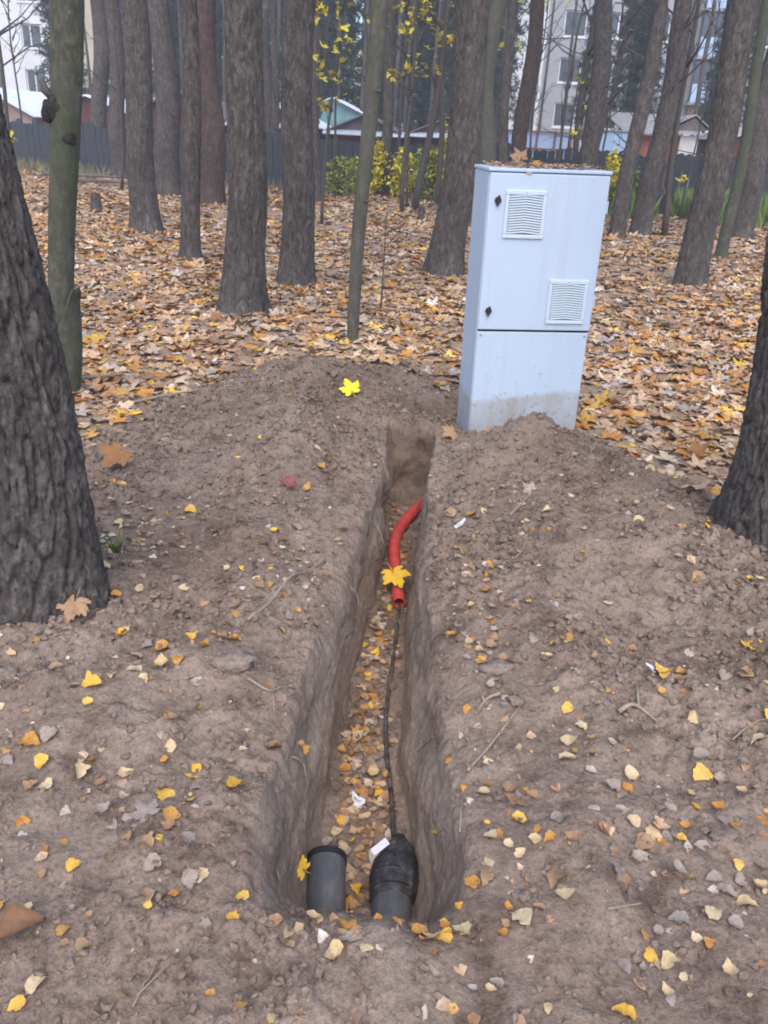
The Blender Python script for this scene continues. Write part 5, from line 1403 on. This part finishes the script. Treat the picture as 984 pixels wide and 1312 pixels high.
cw = CAB.matrix_basis @ Vector((.25, .12, 1.316))
special_leaf(cw.x, cw.y, .08, 'leaf_o', 13, "orange leaf scrap lying on the cabinet lid", 1.4, (.2, .1), 1.4, .006, cw.z)
rng_ = np.random.default_rng(91)
for (x, y, c, lab) in [(-1.45, 6.7, 'leaf_brown', "rust brown maple leaf at the foot of the stout flared pine"), (1.62, 4.05, 'leaf_brown', "rust brown maple leaf beside the right edge pine"),
                       (-1.0, 5.7, 'leaf_o', "ochre maple leaf at the carpet's edge below the stout flared pine"), (1.85, 6.2, 'leaf_o', "ochre maple leaf in the open carpet right of the cabinet"), (1.5, 7.2, 'leaf_c', "pale maple leaf in the carpet close right of the cabinet")]:
    special_leaf(x, y, .15, c, int(rng_.integers(20, 60)), lab, rng_.uniform(0, 6), (rng_.uniform(0, .4), rng_.uniform(-.3, .3)), .9, .03)

# ================================================================== TWIGS, SCRAPS, STICKS
def twig(pts, r, label, mat='twig', lift=.006, fork=None, name="twig", group=None):
    p3 = spline([(x, y, gz(x, y) + lift + r) for x, y in pts], 14)
    gzs = ground_z(np.array([p.x for p in p3]), np.array([p.y for p in p3]))
    for p, g_ in zip(p3, gzs): p.z = max(p.z, float(g_) + r * .6)
    mb = MB(); mb.tube(p3, [r * (1 - .55 * i / 13) for i in range(14)], 7)
    if fork:
        a = p3[8]; b = Vector((fork[0], fork[1], gz(*fork) + lift + .01)); mb.tube([a, a.lerp(b, .5) + Vector((0, 0, .006)), b], [r * .6, r * .45, r * .25], 5)
    tag(mb.build(name, M[mat], None, True), label, "twig", group)
twig([(-.408, 2.187), (-.358, 2.30), (-.306, 2.43), (-.259, 2.57), (-.205, 2.68)], .0055, "long pale bent twig on the spoil left of the trench", lift=.02)
twig([(-.90, 2.10), (-.87, 2.17), (-.84, 2.27)], .004, "short dark twig at the foot of the nearest pine", 'dark_twig')
twig([(-.356, 1.884), (-.294, 1.867), (-.262, 1.895)], .004, "pale split rootlet lying on the left trench lip", fork=(-.27, 1.80))
twig([(.517, 3.06), (.57, 3.146), (.631, 3.254)], .005, "short straight twig on the right spoil below the cabinet")
twig([(.677, 1.846), (.725, 1.872), (.775, 1.821)], .0075, "stubby forked twig on the soil right of the trench", fork=(.742, 1.93))
twig([(.249, 1.642), (.318, 1.737), (.41, 1.87)], .0045, "thin brown twig slanting along the right trench lip")
twig([(.356, 1.915), (.32, 1.90), (.285, 1.857)], .006, "crumbling pale stick beside the right trench lip", fork=(.30, 1.93))
twig([(-.407, .965), (-.386, 1.043), (-.377, 1.093)], .0022, "thin straw on the trodden soil at the bottom left")
twig([(-.404, .98), (-.372, 1.02), (-.352, 1.05)], .002, "thinnest crossing straw on the trodden soil at bottom left")
twig([(.96, 1.756), (1.02, 1.80), (1.093, 1.83)], .003, "thin pale straw at the right edge among clods")
twig([(.216, 1.431), (.222, 1.49), (.232, 1.558)], .003, "thin straw beside the right trench lip near the pipes")
twig([(-.23, 1.43), (-.20, 1.38)], .005, "short pale stick on the lip left of the open sleeve pipe")
twig([(.45, 2.70), (.52, 2.76), (.56, 2.85)], .004, "thin twig on the right spoil level with the conduit")
twig([(-.52, 2.85), (-.47, 2.93), (-.46, 3.02)], .0035, "thin upright straw on the spoil behind the long pale twig")
twig([(.88, 1.14), (.95, 1.17), (1.0, 1.17)], .003, "thin straw near the bottom right corner")
twig([(.50, 1.20), (.58, 1.23)], .003, "short straw on the trodden soil below the pipes at right")
twig([(-2.05, 4.72), (-1.85, 4.83), (-1.66, 4.94)], .017, "pale stick lying in leaves at the mossy trunk's foot", lift=.02, name="stick")
twig([(-1.45, 4.38), (-1.25, 4.5), (-1.05, 4.55)], .009, "thin pale stick lying along the carpet's edge left", lift=.015, name="stick")
twig([(-9.2, 22.6), (-8.2, 22.2), (-6.9, 21.6)], .06, "grey fallen pole lying before the fence at left", 'rail', lift=.12, name="fallen_pole")
twig([(-7.9, 21.4), (-7.0, 21.2), (-5.9, 20.8)], .05, "second grey fallen pole nearer than the first before the fence", 'rail', lift=.06, name="fallen_pole")
twig([(7.0, 15.9), (8.0, 16.1), (9.0, 16.0)], .025, "dark fallen branch in front of the weeds at right", 'dark_twig', lift=.1, fork=(8.6, 16.9), name="fallen_branch")

# thin dead twigs dropped on the leaf carpet
rt = np.random.default_rng(66)
cnt = 0
while cnt < 34:
    x, y = rt.uniform(-3.5, 3.8), rt.uniform(4.6, 11.5)
    if float(dirt_mask(x, y)) > .3 or bool(in_cabinet(np.array([x]), np.array([y]))[0]) or abs(x) > .45 * y: continue
    a = rt.uniform(0, 6.28); l = rt.uniform(.12, .45); dx, dy = math.cos(a) * l, math.sin(a) * l * .6
    twig([(x, y), (x + dx * .5 + .02, y + dy * .5 - .02), (x + dx, y + dy)], rt.uniform(.003, .007), "thin dry twig lying in the leaf carpet", 'dark_twig' if cnt % 3 else 'twig', .03, (x + dx * .9 + .05, y + dy * .6 + .05) if cnt % 2 else None, group="twigs in the leaf carpet")
    cnt += 1
# rootlets hanging out of the cut faces
for i, (y, side, z, l, lab) in enumerate([(1.75, -1, -.10, .09, "pale root end hanging from the left trench wall nearest the pipes"), (2.05, -1, -.14, .11, "pale root end hanging from the left trench wall level with the scrap"),
                                         (2.65, -1, -.08, .08, "thin root end in the left trench wall below the conduit"), (3.3, -1, -.12, .10, "thin root end in the left trench wall beside the conduit"),
                                         (1.85, 1, -.09, .10, "dark root end hanging from the right trench wall nearest the muff"), (2.5, 1, -.12, .09, "dark root end in the right trench wall along the cable"),
                                         (3.55, 1, -.10, .07, "short root end in the right trench wall under the red conduit's bend")]):
    e = trench_edges(np.array([y])); x0 = float(e[0][0] * .8 + e[1][0] * .2) if side < 0 else float(e[3][0] * .8 + e[2][0] * .2)
    a = Vector((x0 + side * .03, y, z)); d = Vector((-side * .5, .35 * (-1) ** i, -.75)).normalized()
    mb = MB(); pts = [a, a + Vector((-side * .035, 0, 0)), a + Vector((-side * .035, 0, 0)) + d * l * .5, a + Vector((-side * .03, 0, 0)) + d * l + Vector((0, .01, -.02))]
    mb.tube(spline(pts, 10), [.0035 * (1 - .07 * k) for k in range(10)], 6)
    q = pts[2]; mb.tube([q, q + Vector((-side * .01, -.02, -.02)), q + Vector((-side * .012, -.035, -.05))], [.002, .0015, .0007], 5)
    tag(mb.build("root", M['twig' if side < 0 else 'dark_twig'], None, True), lab, "root")

def stump(x, y, r, h, label):
    root = empty('tree_stump', (x, y, float(ground_macro(x, y))))
    me, ax = trunk_mesh(.0, h, r, r * .85, h + .01, 20, h * .7, .03, x, 'pine', .35)
    obj("trunk", me, M['pine'], root)
    V, F = tube_geo([(0, 0, h - .02), (0, 0, h)], r * .8, 14); MB().add(V, F).build("cut_face", M['twig'], root)
    tag(root, label, "stump")
stump(-5.3, 15.1, .09, .30, "small dark stump in the leaves right of the mossy trunk")
stump(.42, 17.0, .07, .26, "small broken stump in the leaves left of the big leaning pine")

def scrap(x, y, s, seed, label, z=None):
    tv, tf = ico(2, seed, 1.0)
    o = obj("paper_scrap", mesh_np("paper_scrap", tv * np.array([s, s * .6, s * .35]), tf, False), M['paper'])
    o.location = (x, y, (gz(x, y) if z is None else z) + s * .3); o.rotation_euler = (.3, .4, seed)
    tag(o, label, "scrap")
scrap(.315, 3.05, .022, 4, "crumpled white scrap on the right lip beside the red conduit")
scrap(-.035, 1.92, .024, 5, "dirty white scrap among leaves on the trench floor")
scrap(.82, 2.03, .015, 6, "small white scrap on the soil far right of the trench")
scrap(.03, 2.35, .008, 7, "tiny white scrap beside the cable on the trench floor")

def tuft():
    rng = np.random.default_rng(4); root = empty('grass_tuft', (-.985, 2.69, gz(-.985, 2.69)))
    for k in range(16):
        a = rng.uniform(0, 6.28); l = rng.uniform(.04, .085); b = Vector((rng.normal(0, .012), rng.normal(0, .012), 0))
        e = b + Vector((math.cos(a) * l * .6, math.sin(a) * l * .6, l))
        mb = MB(); mb.tube([b, b.lerp(e, .5) + Vector((0, 0, .012)), e], [.0022, .0018, .0004], 4); mb.build("blade", M['grass'], root, True)
    tag(root, "small green grass tuft on the soil right of the nearest pine", "grass tuft")
tuft()

# ================================================================== HAZE
def haze():
    mt = bpy.data.materials.new("haze"); mt.use_nodes = True
    nt = mt.node_tree
    for n in list(nt.nodes): nt.nodes.remove(n)
    out = nt.nodes.new("ShaderNodeOutputMaterial"); pv = nt.nodes.new("ShaderNodeVolumePrincipled")
    pv.inputs["Color"].default_value = (0.86, 0.90, 1.0, 1); pv.inputs["Density"].default_value = 0.0030
    nt.links.new(pv.outputs[0], out.inputs["Volume"])
    o = MB().box(-180, 180, -80, 190, -3.0, 20.0).build("haze", mt)
    tag(o, "thin bluish autumn haze hanging between the trees", "haze", kind="stuff")
haze()
